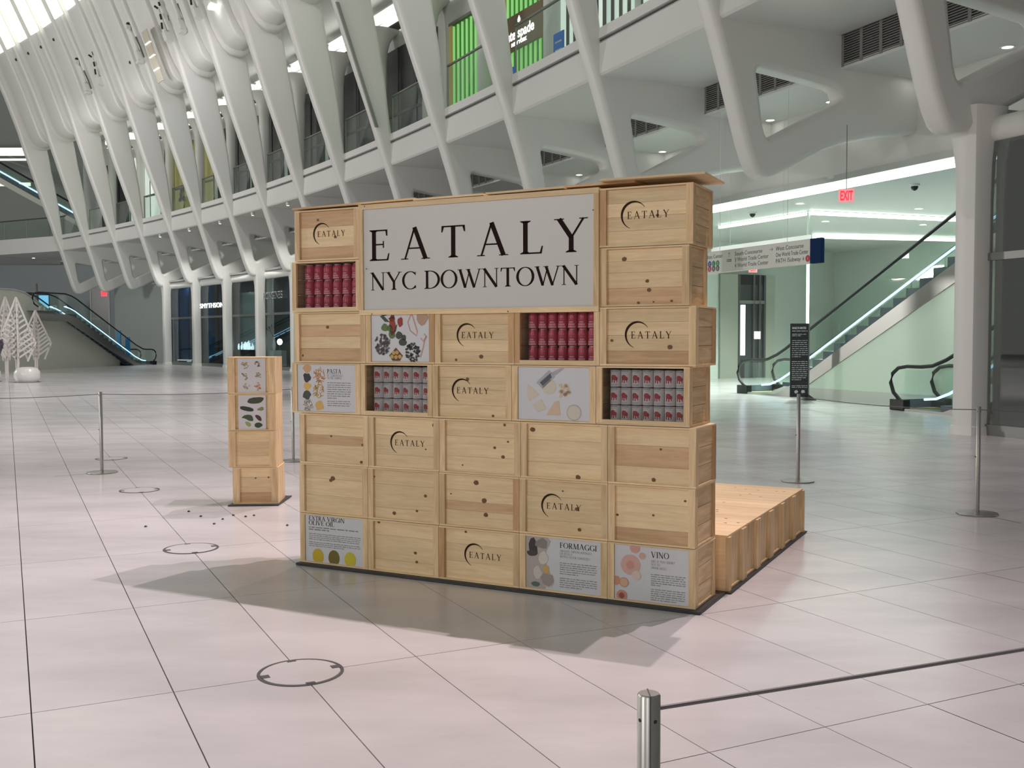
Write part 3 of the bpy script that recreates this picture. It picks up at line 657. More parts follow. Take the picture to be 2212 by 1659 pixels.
q = P(2.44, 7.42, 0); t = thing('glass_mullion', 'thin pale full-height mullion left of the EXIT sign', 'mullion', q, rotk(2.1)); MB().box(-.03, .03, -.035, .035, .02, CZ - .02).build('bar', mat('pale_column', (.68, .76, .70), .35), t); MB().box(-.06, .06, -.07, .07, 0, .02).build('foot_plate', STEELD, t)
# lit doorway at the back
q = P(4.2, 12.7, 0); t = struct(thing('door_1', 'dark doorway with a tall bright sign at the back of the escalator hall', None, q, rotk(4.2)))
MB().box(-.66, .66, -.06, .0, 0, 4.1).build('door_recess', mat('dark_door', (.05, .05, .055), .3), t)
for x in (-.66, .10, .40, .66): MB().box(x - .05, x + .05, -.12, -.02, 0, 4.1).build('door_frame', DARK2, t)
MB().box(-.66, .66, -.12, -.02, 2.95, 3.08).build('transom', STEELD, t); MB().box(-.66, .66, -.10, -.02, 3.7, 4.1).build('header', BLACK, t)
MB().box(-.56, -.34, -.10, -.05, .9, 2.9).build('lit_sign', mat('lit_sign_face', (.8, .85, 1), .5, emit=(.75, .85, 1), estr=1.6), t)
MB().box(.10, .42, -.14, -.10, 1.55, 1.85).build('lit_notice', mat('lit_notice_face', (.9, .9, .9), .5, emit=(1, .98, .9), estr=.9), t)
MB().box(-1.6, -.70, -.10, -.02, 0, 4.1).build('side_panel', mat('grey_olive_panel', (.30, .32, .27), .3), t); MB().box(.70, 1.2, -.10, -.02, 0, 4.1).build('side_panel', mat('grey_olive_panel', (.30, .32, .27), .3), t)
q = P(4.1, 12.35, 4.16); t = thing('exit_sign', 'small red glowing EXIT sign under the hanging sign', 'sign', q, rotk(4.1), 'red EXIT signs'); MB().box(-.20, .20, -.05, 0, 0, .26).build('face', REDBOX, t); put_text('EXIT', -.15, -.055, .05, .22, RED, t, width=.30, bold=.006); MB().tube([(0, -.02, .26), (0, -.02, CZ - 4.16)], .01, 6).build('hanger_rod', STEELD, t)
# hanging direction signs
def way_sign(k0, k1, u, z0, z1, label, full):
    a, b = P(k1, u, 0), P(k0, u, 0); d = b - a; L = d.length
    t = thing('direction_sign', label, 'sign', (a.x, a.y, z0), math.atan2(d.y, d.x), 'hanging direction signs'); h = z1 - z0
    e = .34 if full else 0
    MB().box(0, L - e, -.05, .05, 0, h).build('sign_body', mat('cream_sign_face', (.66, .66, .60), .4) if full else mat('lit_sign_body', (.8, .84, .8), .4, emit=(.9, 1, .93), estr=.38), t, bevel=.008)
    if full: MB().box(L - e, L, -.05, .05, -.0, h + .0).build('end_block', mat('navy_block', (.008, .03, .10), .7, spec=.1), t)
    for x in (L * .2, L * .75): MB().tube([(x, 0, h), (x, 0, CZ + 1.8 - z0)], .006, 6).build('hanger_rod', WHITE, t)
    ik = mat('sign_ink', (.10, .10, .10), .6) if full else mat('faint_ink', (.5, .55, .52), .6)
    y = -.053
    if full:
        s = h * .255
        def arrow(x, z, r, a):
            mb = MB(); c, sn = math.cos(a), math.sin(a)
            def tr(p): return (x + p[0] * c - p[1] * sn, z + p[0] * sn + p[1] * c)
            for pl in ([(-r, 0), (r, 0)], [(r, 0), (r * .25, r * .65)], [(r, 0), (r * .25, -r * .65)]):
                for qd in strip(pl, r * .16): mb.flat([tr(p) for p in qd], y)
            mb.build('arrow', ik, t, fix=False)
        X = L - e
        arrow(.16, h * .76, s * .42, PI); put_text('Fulton Center', .33, y, h * .68, s, ik, t, width=.78)
        for r_, row in enumerate((((.02, .06, .35), (.02, .06, .35), (.03, .22, .08), (.03, .22, .08)), ((.6, .03, .05), (.6, .03, .05), (.12, .12, .10), (.12, .12, .10)))):
            for c_, cl in enumerate(row):
                cm = mat('route_dot_%d_%d_%d' % tuple(int(v * 100) for v in cl), cl, .5)
                pp = [(.40 + c_ * .17 + .075 * math.cos(i * PI / 8), h * (.44 - r_ * .23) + .075 * math.sin(i * PI / 8)) for i in range(16)]
                MB().flat(pp, y).build('route_dot', cm, t, fix=False)
                put_text('ACJZ2345'[r_ * 4 + c_], .375 + c_ * .17, y - .002, h * (.44 - r_ * .23) - .035, .09, PAPER, t)
        arrow(1.38, h * .76, s * .42, PI / 2)
        mb = MB(); [mb.flat([(1.28, h * z_), (1.48, h * z_), (1.48, h * z_ + .018), (1.28, h * z_ + .018)], y) for z_ in (.52, .45)]; mb.build('stairs_mark', ik, t, fix=False)
        for i, sx in enumerate(('South Concourse', '3 World Trade Center', '4 World Trade Center')): put_text(sx, 1.60, y, h * (.68 - i * .26), s, ik, t, width=(1.05, 1.28, 1.28)[i])
        arrow(2.98, h * .76, s * .42, 0)
        for i, sx in enumerate(('West Concourse', 'One World Trade Center', 'PATH /Subway')): put_text(sx, 3.14, y, h * (.68 - i * .26), s, ik, t, width=min(X - 3.2, (.95, 1.45, .85)[i]))
        cm = mat('red_route_dot', (.55, .02, .06), .5)
        MB().flat([(4.23 + .075 * math.cos(i * PI / 8), h * .22 + .075 * math.sin(i * PI / 8)) for i in range(16)], y).build('route_dot', cm, t, fix=False); put_text('1', 4.21, y - .002, h * .22 - .035, .09, PAPER, t)
        put_text('6', 4.06, y, h * .16, .12, ik, t)
    else:
        mb = MB()
        for pl in ([(0, -.14), (0, .14)], [(0, .14), (-.11, 0)], [(0, .14), (.11, 0)]):
            for qd in strip(pl, .022): mb.flat([(L - .55 + p[0], h * .55 + p[1]) for p in qd], y)
        mb.build('arrow', DARK2, t, fix=False); rg = random.Random(2); mb = MB()
        for x, z in ((.3, .55), (.3, .35), (1.3, .5), (2.4, .6), (2.4, .4)): words(mb, x, h * z, .7, .05, y, rg)
        mb.build('faint_print', ik, t, fix=False)
way_sign(1.05, 1.99, 1.86, 3.21, 3.75, 'long cream hanging direction sign with a navy end block', True)
way_sign(1.55, 2.35, 3.6, 3.55, 4.10, 'white hanging sign with a thin arrow, behind the cream one', False)
q = P(.915, 1.9, 4.42); t = thing('exit_sign', 'red EXIT sign hanging on a thin rod right of the direction signs', 'sign', q, -.30, 'red EXIT signs')
MB().box(-.16, .16, -.03, .03, 0, .28).build('face', REDBOX, t, bevel=.008); put_text('EXIT', -.125, -.035, .045, .27, RED, t, width=.25, bold=.008); MB().tube([(0, 0, .28), (0, 0, 1.6)], .01, 6).build('hanger_rod', STEELD, t)
# ---- escalators
def escalator(origin, rz, rise, width, label, slope=28.2, led=BLUELED, nstep=14, flat=1.3, side=STEEL, topflat=2.6):
    t = thing('escalator', label, 'escalator', origin, rz)
    tn = math.tan(math.radians(slope)); run = rise / tn; X = flat + run
    def off(d, lo=0.0, x1=None):      # the stepped band shifted up by d, with both landings
        e = X + topflat if x1 is None else x1
        return [(lo, d), (flat - .5, d), (flat - .15, d + .03), (flat + .25, d + .16), (flat + .6, d + .6 * tn), (X - .5, d + rise - .5 * tn), (X - .1, d + rise - .10), (X + .4, d + rise), (e, d + rise)]
    for s in (-1, 1):
        y = s * width / 2
        tp = off(-.16); tp = [(x, max(z, .05)) for x, z in tp]; bt = [(0, 0), (flat + .9, 0), (X + .2, rise - .55), (X + topflat, rise - .55)]
        MB().prism([(x, y - .07, z) for x, z in bt + tp[::-1]], (0, .14, 0)).build('side_panel', side, t)
        g0 = [(x, max(z, .05)) for x, z in off(-.16, .12)]; g1 = off(.90, .12)
        mb = MB(); n = len(g0)
        for yy in (y - .006, y + .006): mb.add([(x, yy, z) for x, z in g0 + g1], [(i, i + 1, n + i + 1, n + i) for i in range(n - 1)])
        mb.build('glass_panel', GLASSG, t, fix=False)
        h = [(.35, .16), (.12, .22), (-.10, .38), (-.20, .60), (-.14, .80), (.06, .93)] + off(.97, .35) + [(X + topflat + .3, rise + .9), (X + topflat + .42, rise + .65), (X + topflat + .3, rise + .35), (X + topflat, rise + .2)]
        MB().tube([(x, y, z) for x, z in h], .042, 8).build('handrail', BLACK, t, smooth=True)
        l = [p for p in off(.27, flat - .8, X + .2)][1:]
        MB().tube([(x, y - s * .09, z) for x, z in l], .028, 6).build('led_strip', led, t)
        MB().box(-.12, .35, y - .09, y + .09, 0, .24).build('newel_base', BLACK, t, bevel=.02)
    w2 = width / 2 - .08; dx = .40; dz = dx * tn; sm = mat('step_grey', (.11, .135, .17), .45); sme = None
    for i in range(nstep):
        x = flat + i * dx; z = .02 + (i + .7) * dz
        if z > rise: break
        if sme is None: o = MB().hexa([(0, -w2, -dz), (dx, -w2, -dz + .05), (dx, w2, -dz + .05), (0, w2, -dz)], [(0, -w2, 0), (dx + .02, -w2, 0), (dx + .02, w2, 0), (0, w2, 0)]).build('step', sm, t); sme = o.data
        else: o = link('step', sme, t)
        o.location = (x, 0, z)
    MB().box(-.25, flat, -w2, w2, 0, .035).build('comb_plate', mat('comb_plate', (.25, .26, .27), .4, .8), t)
    MB().box(X, X + topflat, -w2, w2, rise - .03, rise).build('comb_plate', mat('comb_plate', (.25, .26, .27), .4, .8), t)
    MB().box(.02, .26, -w2 * .9, w2 * .9, .035, .043).build('yellow_comb_edge', mat('yellow_edge', (.6, .5, .06), .5), t)
    MB().box(-.16, -.12, -w2, w2, .06, .16).build('kick_light', led, t); MB().box(-.15, -.10, -w2, w2, 0, .22).build('kick_plate', mat('kick_blue_grey', (.10, .13, .20), .4), t)
    return t
d18 = tang(1.7) * -1
q = P(2.42, 5.55, 0)
escalator((q.x, q.y, 0), math.atan2(d18.y, d18.x), 5.0, 1.25, 'escalator with blue lit skirting rising right behind the direction signs', nstep=22)
q = P(.98, 4.25, 0)
escalator((q.x, q.y, 0), math.atan2(d18.y, d18.x) - .12, 2.6, 1.1, 'escalator foot showing its curved handrail left of the big pillar', nstep=6)
# pale green wall under the escalator
a = P(2.42, 4.90, 0); pts = []
for s, z in ((1.4, 0), (14, 0), (14, 4.55), (10.8, 4.55), (1.8, .0)): pts.append((a.x + d18.x * s, a.y + d18.y * s, z))
o = MB().prism(pts, (norm_(1.7).x * .05, norm_(1.7).y * .05, 0)).build('wall_green', GREENW); struct(o, 'pale green glass wall under the escalator, with an added glow')
o = MB().prism([(a.x + d18.x * s - norm_(1.7).x * .02, a.y + d18.y * s - norm_(1.7).y * .02, z) for s, z in ((1.0, 0), (13, 0), (13, .28), (1.9, .28))], (norm_(1.7).x * .015, norm_(1.7).y * .015, 0)).build('baseboard_right', mat('pale_skirting', (.66, .72, .64), .3)); struct(o, 'pale skirting below the green wall')
# stair rail behind the escalator
t = thing('stair_rail', 'thin metal stair handrail with posts and glass behind the escalator', 'railing', P(2.45, 7.4, 0), math.atan2(d18.y, d18.x))
tn = math.tan(math.radians(28.2))
MB().tube([(0.3, 0, 1.0), (7.6, 0, 1.0 + 7.3 * tn), (9.4, 0, 1.0 + 7.3 * tn)], .022, 8).build('handrail', STEEL, t)
for i in range(7):
    x = .8 + i * 1.1; z = max(0, (x - .3)) * tn; MB().tube([(x, 0, z - .1), (x, 0, z + .98)], .018, 6).build('post', STEEL, t)
mb = MB(); mb.prism([(.5, .03, .1), (7.6, .03, 7.1 * tn + .1), (7.6, .03, 7.1 * tn + .9), (.5, .03, .9)], (0, .012, 0)); mb.build('pane', GLASSG, t)
mb = MB(); mb.prism([(.0, .05, 0), (8, .05, 0), (8, .05, 7.3 * tn), (.4, .05, .1)], (0, .1, 0)); mb.build('stringer', GREENG, t)
# black information banner
q = Vector((7.37, 26.4, 0)); t = thing('info_banner', 'tall black information banner with white print on a small foot', 'banner', q, .0)
MB().box(-.24, .24, -.02, .02, .08, 1.96).build('panel', mat('black_banner', (.022, .022, .024), .5), t); MB().box(.22, .25, -.03, .03, .0, 1.96).build('pole', STEELD, t)
for y in (-.2, .2): MB().add([(.08, 0, 0), (.40, 0, 0), (.24, 0, .14), (.08, y, 0), (.40, y, 0), (.24, y * .2, .14)], [(0, 1, 2), (3, 5, 4), (0, 3, 4, 1), (1, 4, 5, 2), (2, 5, 3, 0)]).build('foot', BLACK, t)
wi = mat('banner_print', (.6, .6, .6), .6)
put_text('MARILYN MINTER', -.20, -.023, 1.82, .075, wi, t, width=.36, bold=.003)
rg = random.Random(5); mb = MB()
for i, z in enumerate([1.76, 1.68, 1.64] + [1.52 - j * .052 for j in range(9)] + [.98 - j * .052 for j in range(10)] + [.36, .32]): words(mb, -.20, z, .40, .026, -.023, rg, .6 if i in (2, 11, 21) else 1)
for x in (-.08, .10): blob(mb, x, .22, .05, .05, -.023, rg, 9, .4)
mb.build('body_text', wi, t, fix=False)
# shopfront right of the pillar
def storefront(a, b, label, material, name='shop_window', zt=2.9, zh=4.75, doors=1):
    a, b = Vector((a.x, a.y, 0)), Vector((b.x, b.y, 0)); d = b - a; L = d.length
    t = thing(name, label, 'shop window', a, math.atan2(d.y, d.x), 'ground floor shop windows')
    MB().box(.02, L - .02, -.01, .01, .18, zt - .05).build('pane', material, t); MB().box(.02, L - .02, -.01, .01, zt + .05, zh).build('pane', material, t)
    MB().box(0, L, -.05, .05, 0, .18).build('sill', STEELD, t); MB().box(0, L, -.05, .05, zt - .06, zt + .06).build('transom', STEELD, t)
    MB().box(0, .05, -.04, .04, .18, zh).build('jamb', STEELD, t); MB().box(L - .05, L, -.04, .04, .18, zh).build('jamb', STEELD, t)
    MB().tube([(-.1, .10, zh + .20), (L + .1, .10, zh + .20)], .22, 12).build('rounded_head', WHITE, t, smooth=True)
    return t, L
t, L = storefront(P(-.02, .74, 0), P(-1.5, .95, 0), 'dark reflecting shop window right of the big pillar', GLASSD)
MB().box(1.9, 1.98, -.03, .03, .18, 2.85).build('door_edge', BLACK, t)
o = MB()
wall('wall_shop_right', P(-.05, 3.4, 0), P(-2.0, 3.4, 0), 0, 5.2, mat('dim_shop_wall', (.42, .42, .38), .6), 'dim wall inside the shop right of the pillar')
slab('ceiling_shop_right', [P(-.05, 1.2, 0), P(-.05, 3.5, 0), P(-2, 3.5, 0), P(-2, 1.2, 0)], 5.15, 5.25, DARK2, 'dim shop ceiling right of the pillar')
wall('wall_shop_side', P(-.04, 1.0, 0), P(-.04, 3.9, 0), 0, 5.3, mat('dim_shop_wall', (.42, .42, .38), .6), 'side wall between the dim shop and the escalator hall')
exec_left = True
# ================================================================== LEFT SHOPFRONTS
GLASSN = glass('shop_glass_left', (.72, .78, .78), .05)
BL = mat('blue_shop_panel', (.02, .075, .22), .35); NV = mat('navy_shop_panel', (.012, .03, .06), .3)
PALE = mat('pale_shop_partition', (.55, .62, .58), .4)
sh = {}
for k, l in ((11, 'shop window with a blue panel between the two leftmost columns'), (10, 'navy shop window under the glowing white name sign'), (9, 'dark shop window with bright goods behind the crate tower'), (8, 'pale shop window with dark serif letters beside the crate wall'), (7, 'shop window hidden behind the crate wall'), (12, 'pale shop bay at the foot of the left escalators')):
    if k == 12: continue
    sh[k] = storefront(P(k + .955, .55, 0), P(k + .05, .55, 0), l, GLASSN)
wall('wall_shop_back', P(12.6, 3.0, 0), P(3.6, 3.0, 0), 0, 5.2, mat('shop_back', (.10, .11, .115), .5), 'dark back wall inside the left shops')
slab('ceiling_shop_left', [P(12.6, .5, 0), P(9, .5, 0), P(3.6, .5, 0), P(3.6, 3.1, 0), P(9, 3.1, 0), P(12.6, 3.1, 0)], 5.15, 5.25, mat('shop_ceiling', (.3, .3, .3), .6), 'ceiling of the left shops')
def shop_item(name, k0, k1, u, z0, z1, material, label, cat, th=.1, bev=.01):
    km = (k0 + k1) / 2; L = (P(k1, u, 0) - P(k0, u, 0)).length / 2; q = P(km, u, z0)
    t = thing(name, label, cat, q, rotk(km)); MB().box(0, th, -L, L, 0, z1 - z0).build('panel', material, t, bevel=bev); MB().box(-.01, .0, -L, L, 0, .06).build('kickboard', DARK2, t)
    return t
shop_item('display_partition', 11.64, 12.12, 1.0, 0.2, 5.1, BL, 'tall royal blue partition inside the leftmost shop', 'partition')
shop_item('display_partition', 12.12, 12.32, .85, 0.2, 5.1, PALE, 'pale partition at the left side of the leftmost shop', 'partition')
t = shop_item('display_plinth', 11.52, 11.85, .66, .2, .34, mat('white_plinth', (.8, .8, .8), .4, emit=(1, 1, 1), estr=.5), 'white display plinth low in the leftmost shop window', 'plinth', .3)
shop_item('display_partition', 10.80, 11.22, 1.0, .2, 5.1, BL, 'blue partition inside the navy shop', 'partition')
shop_item('display_partition', 10.62, 10.74, .9, .2, 5.1, mat('brown_partition', (.05, .035, .02), .4), 'brown partition at the right of the navy shop', 'partition')
shop_item('display_partition', 11.20, 11.35, .85, .2, 5.1, PALE, 'pale partition at the left of the navy shop', 'partition')
shop_item('display_partition', 10.74, 10.80, .95, .2, 5.1, NV, 'narrow navy partition inside the navy shop', 'partition')
shop_item('display_partition', 9.55, 10.02, 1.1, .2, 4.2, mat('grey_teal_panel', (.30, .36, .35), .4), 'grey teal partition right in the dark shop', 'partition')
shop_item('display_partition', 9.0, 9.35, 1.0, .2, 5.1, mat('grey_teal_light', (.38, .45, .43), .4), 'light teal partition in the pale shop', 'partition')
shop_item('display_counter', 9.55, 10.02, .7, .2, 1.0, BLACK, 'black counter under the bright goods in the dark shop', 'counter', .34)
t = thing('bright_display', 'row of bright sparkling goods on the black counter', 'display', P(9.78, .85, 1.0), rotk(9.78)); rg = random.Random(9); sm = mat('sparkle', (.9, .9, 1), .4, emit=(.75, .95, 1), estr=1.6)
for i in range(16):
    y = -1.0 + i * .125; h = rg.uniform(.2, .55); MB().lathe([(.0, h), (.03, h), (.045, h * .4), (.03, .02), (.0, 0)], 8, (rg.uniform(0, .2), y, 0)).build('glass_piece', sm, t)
for k in range(7, 12):  # unseen spots and housings, added to brighten the left columns
    q = P(k + .45, -1.0, 7.89); t = thing('column_fill_spot', f'small added spotlight brightening the columns, under the gallery edge just right of the {ORD[k + 1]} rib', 'spotlight', q, rotk(k + .45), 'added fill spots over the left columns')
    MB().lathe([(.09, 0), (.09, -.12), (.07, -.16), (.0, -.16)], 16).build('can', WHITE, t); MB().lathe([(0, -.162), (.06, -.162)], 16).build('lens', LAMPW, t)
    ld = bpy.data.lights.new('column_wash', 'SPOT'); ld.energy = 520; ld.color = (1, 1, .95); ld.spot_size = math.radians(75); ld.spot_blend = .8; ld.shadow_soft_size = .08
    lo = bpy.data.objects.new('column_wash', ld); COL.objects.link(lo); lo.parent = t; lo.location = (0, 0, -.2)
    dv = (P(k + 1, .1, 1.5) - (q + Vector((0, 0, -.2)))).normalized(); lo.rotation_euler = (Matrix.Rotation(-rotk(k + .45), 3, 'Z') @ dv.to_track_quat('-Z', 'Y').to_matrix()).to_euler()
for k, l in ((11.6, 'ceiling lamp inside the shop with the blue panel'), (10.7, 'ceiling lamp inside the navy shop'), (9.6, 'ceiling lamp inside the dark shop with bright goods'), (8.6, 'ceiling lamp inside the pale shop')):
    t = dup(dl0, P(k, .80, 5.145), 0, l, 'downlights inside the left shops')
    pl_ = bpy.data.lights.new('shop_lamp', 'SPOT'); pl_.energy = 170; pl_.spot_size = math.radians(150); pl_.shadow_soft_size = .1
    po_ = bpy.data.objects.new('shop_lamp', pl_); COL.objects.link(po_); po_.parent = t; po_.location = (0, 0, -.05)
# name signs
t = thing('name_sign', 'glowing white capital letters over the navy shop', 'sign', P(10.93, .42, 3.42), rotk(10.6) - PI / 2, None)
put_text('SMYTHSON', 0, 0, 0, .40, mat('white_sign_neon', (1, 1, 1), .5, emit=(1, 1, 1), estr=.9), t, width=3.4, bold=.0, extr=.02); MB().box(0, 3.4, .03, .05, .10, .14).build('mount_rail', DARK2, t)
t = thing('name_sign', 'dark serif capital letters over the pale shop beside the crate wall', 'sign', P(8.95, .42, 3.66), rotk(8.7) - PI / 2, None)
mb = MB(); serif_text(mb, 'LONGINES', 0, 0, .34, 0, .03, 2.5); mb.build('lettering', DARK2, t, fix=False)
mb = MB(); serif_text(mb, 'LONGINES', -.03, .025, .34, .012, .03, 2.5); mb.build('letter_halo', mat('letter_halo', (.7, .72, .7), .4, emit=(1, 1, 1), estr=.3), t, fix=False)
t = thing('table_lamp', 'small round glowing lamp in the pale shop window', 'lamp', P(8.72, .85, 1.0), 0); MB().lathe([(0, .62), (.10, .58), (.15, .45), (.10, .32), (0, .28)], 14).build('globe', LAMPW, t, smooth=True); MB().tube([(0, 0, 0), (0, 0, .3)], .02, 8).build('stem', STEELD, t); MB().lathe([(.12, 0), (.12, .03), (0, .03)], 14).build('base', STEELD, t)
shop_item('display_counter', 8.6, 8.95, .7, .2, 1.0, PALE, 'pale counter carrying the small round lamp', 'counter', .28)
t = thing('plant_vase', 'white vase with dark twigs in the pale shop window', 'vase', P(8.88, .85, 1.0), 0); MB().lathe([(.06, 0), (.11, .25), (.05, .62), (.07, .7)], 14).build('vase', PAPER, t, smooth=True)
for i in range(6): a = i * 1.05; MB().tube([(0, 0, .6), (.2 * math.cos(a), .2 * math.sin(a), 1.0), (.42 * math.cos(a), .42 * math.sin(a), 1.15 + .1 * (i % 3))], [.02, .015, .03], 6).build('twig', BLACK, t)

# ================================================================== FAR LEFT END
endk = [base(15), Vector((-38.6, 78.5, 0)), Vector((-47, 79.5, 0)), Vector((-58, 77, 0))]
def ribbon(name, pts, off, z0, z1, material, label, th=.3):
    mb = MB()
    for a, b in zip(pts, pts[1:]):
        d = (b - a).normalized(); n = Vector((d.y, -d.x, 0))
        p = [a + n * off, b + n * off, b + n * (off + th), a + n * (off + th)]
        mb.prism([(v.x, v.y, z0) for v in p], (0, 0, z1 - z0))
    o = mb.build(name, material); struct(o, label); return o
ribbon('floor_end_gallery', endk, -1.1, 7.9, 8.98, WHITE, 'white edge of the end gallery at the far left', 9.0)
t = thing('glass_balustrade', 'glass balustrade of the end gallery at the far left edge', 'balustrade', endk[1], 0, 'end gallery')
mbp, mbh = MB(), MB()
for i, (a, b) in enumerate(zip(endk, endk[1:])):
    d = (b - a).normalized(); n = Vector((d.y, -d.x, 0)) * -1.0; A, B = a + n - endk[1], b + n - endk[1]
    MB().prism([(A.x, A.y, 9.0), (B.x, B.y, 9.0), (B.x - n.x * .02, B.y - n.y * .02, 9.0), (A.x - n.x * .02, A.y - n.y * .02, 9.0)], (0, 0, 1.3)).build('pane', GLASSG, t)
    MB().tube([(A.x, A.y, 10.33), (B.x, B.y, 10.33)], .05, 6).build('handrail', DARK2, t)
    for f in (.2, .5, .8): p = A.lerp(B, f); MB().tube([(p.x, p.y, 8.95), (p.x, p.y, 10.3)], .03, 6).build('post', STEELD, t)
wall('wall_end_upper', Vector((-22, 96, 0)), Vector((-70, 86, 0)), 8.9, 24, mat('end_wall', (.36, .39, .36), .5), 'grey green end wall above the end gallery', -.4)
wall('wall_end_lower', Vector((-22, 90, 0)), Vector((-70, 84, 0)), 0, 8.2, mat('end_wall_low', (.36, .40, .43), .5), 'blue grey end wall under the end gallery', -.4)
for x0, x1, z0, z1, l in ((-44.4, -38.9, 16.74, 17.33, 'upper bright line light on the end wall at the left edge'), (-44.4, -38.9, 16.33, 16.45, 'thin line light under the bright one at the left edge'), (-44.4, -39.6, 14.25, 14.5, 'pale line light above the upper left escalator')):
    t = thing('line_light', l, 'light', ((x0 + x1) / 2, 85.4, z0), 0, 'line lights on the end wall'); L = (x1 - x0) / 2
    MB().box(-L, L, -.1, .1, 0, z1 - z0).build('diffuser', WARMGLOW, t); MB().box(-L, L, .1, .16, -.03, z1 - z0 + .03).build('housing', WHITE, t); MB().tube([(0, .1, .05), (0, 5.5, .05)], .05, 6).build('wall_bracket', WHITE, t)
# upper escalator at the far left
escalator((-29.5, 83.0, 9.05), PI + .10, 6.2, 1.3, 'upper escalator with blue light climbing left on the end gallery', slope=30, nstep=24, side=GREY)
# left ground escalators and the grey parapet
pa, pb = Vector((-24.2, 62.9, 0)), Vector((-27.0, 52.0, 0)); d = (pb - pa); L = d.length; d.normalize(); n = Vector((d.y, -d.x, 0))
prof_ = [(0, 0), (L + 6, 0), (L + 6, 4.2), (8.9, 4.2), (8.1, 4.08), (0, .2)]
def prp(s, z, o): return (pa.x + d.x * s + n.x * o, pa.y + d.y * s + n.y * o, z)
t = thing('escalator_parapet', 'grey sloping side wall of the left escalators behind the white paper trees', 'parapet', pa, 0)
MB().prism([(prp(s, z, 0)[0] - pa.x, prp(s, z, 0)[1] - pa.y, z) for s, z in prof_], (n.x * -.3, n.y * -.3, 0)).build('side_wall', GREY, t)
cp = [(L + 6, 4.2), (8.9, 4.2), (8.1, 4.08), (0, .2)]
MB().prism([(prp(s, z, 0)[0] - pa.x, prp(s, z, 0)[1] - pa.y, z) for s, z in cp + [(s, z + .07) for s, z in cp[::-1]]], (n.x * -.34, n.y * -.34, 0)).build('coping', LGREY, t)
rz = math.atan2(d.y, d.x)
sgn = 1 if n.x > 0 else -1
o1 = pa + n * (-1.2 if sgn > 0 else 1.2) + d * -.9
escalator((o1.x + .2, o1.y + .6, 0), rz, 3.15, 1.1, 'near left ground escalator with blue lit edges behind the grey parapet', slope=25.5, nstep=20)
escalator((o1.x + 2.0, o1.y + 1.2, 0), rz, 3.15, 1.1, 'second left ground escalator, beside the pale glass panel', slope=25.5, nstep=20)
for x, y, h, l in ((-23.7, 63.6, 1.75, 'taller blue pylon at the foot of the left escalators'), (-24.55, 64.4, 2.15, 'shorter blue pylon behind the taller one')):
    t = thing('blue_pylon', l, 'pylon', (x, y, 0), 0, 'blue pylons by the left escalators')
    MB().box(-.13, .13, -.06, .06, .06, h).build('board', mat('pylon_blue', (.02, .16, .36), .4), t, bevel=.01); MB().box(-.22, .22, -.15, .15, 0, .06).build('base', BLACK, t)
# pale glass panel and dark doorway behind the left escalators
o = wall('window_1', Vector((-30.0, 78.0, 0)), Vector((-25.0, 74.0, 0)), 0, 6.2, mat('pale_teal_glass', (.42, .47, .45), .2), 'pale teal glass wall behind the left escalators', .05)
t = struct(thing('door_2', 'dark doorway under the left ribs with a red EXIT sign', None, (-32.7, 82.0, 0), .1))
MB().box(-.65, .65, 0, .1, 0, 6.0).build('door_recess', DARK, t); MB().box(-.75, -.65, -.05, .1, 0, 6.1).build('door_frame', LGREY, t); MB().box(.65, .75, -.05, .1, 0, 6.1).build('door_frame', LGREY, t)
t = thing('exit_sign', 'small red EXIT sign over the dark doorway under the left ribs', 'sign', (-31.57, 80.0, 4.94), .1, 'red EXIT signs'); MB().box(-.22, .22, -.05, .05, 0, .42).build('face', mat('red_glow_small', (.8, .1, .1), .5, emit=(1, .08, .12), estr=1.0), t); put_text('EXIT', -.18, -.055, .08, .36, RED, t, width=.36, bold=.01); MB().tube([(0, 0, .42), (0, 0, 2.97)], .02, 6).build('hanger_rod', STEELD, t)
t = thing('blue_screen', 'bright light blue screen left of the left escalators', 'screen', (-36.25, 80.0, 0), 0); MB().box(-.35, .35, -.05, .05, 3.8, 5.02).build('display', mat('screen_blue', (.2, .45, .7), .4, emit=(.25, .6, 1), estr=1.0), t); MB().box(-.4, .4, .05, .12, 3.7, 5.1).build('bezel', DARK2, t); MB().box(-.1, .1, .05, .12, 0, 3.7).build('stand', DARK2, t)
t = thing('dark_pylon', 'slim dark pylon standing at the head of the left escalator', 'pylon', (-32.2, 70.0, 0), 0); zt = 5.4; MB().hexa([(-.12, -.1, 0), (.12, -.1, 0), (.12, .1, 0), (-.12, .1, 0)], [(-.05, -.05, zt), (.05, -.05, zt), (.05, .05, zt), (-.05, .05, zt)]).build('post', DARK2, t); MB().box(-.3, .3, -.2, .2, 0, .1).build('base', DARK2, t)
dup(dl0, (-36.97, 80.0, 7.89), 0, 'downlight under the end gallery at the far left', 'downlights under the end gallery')
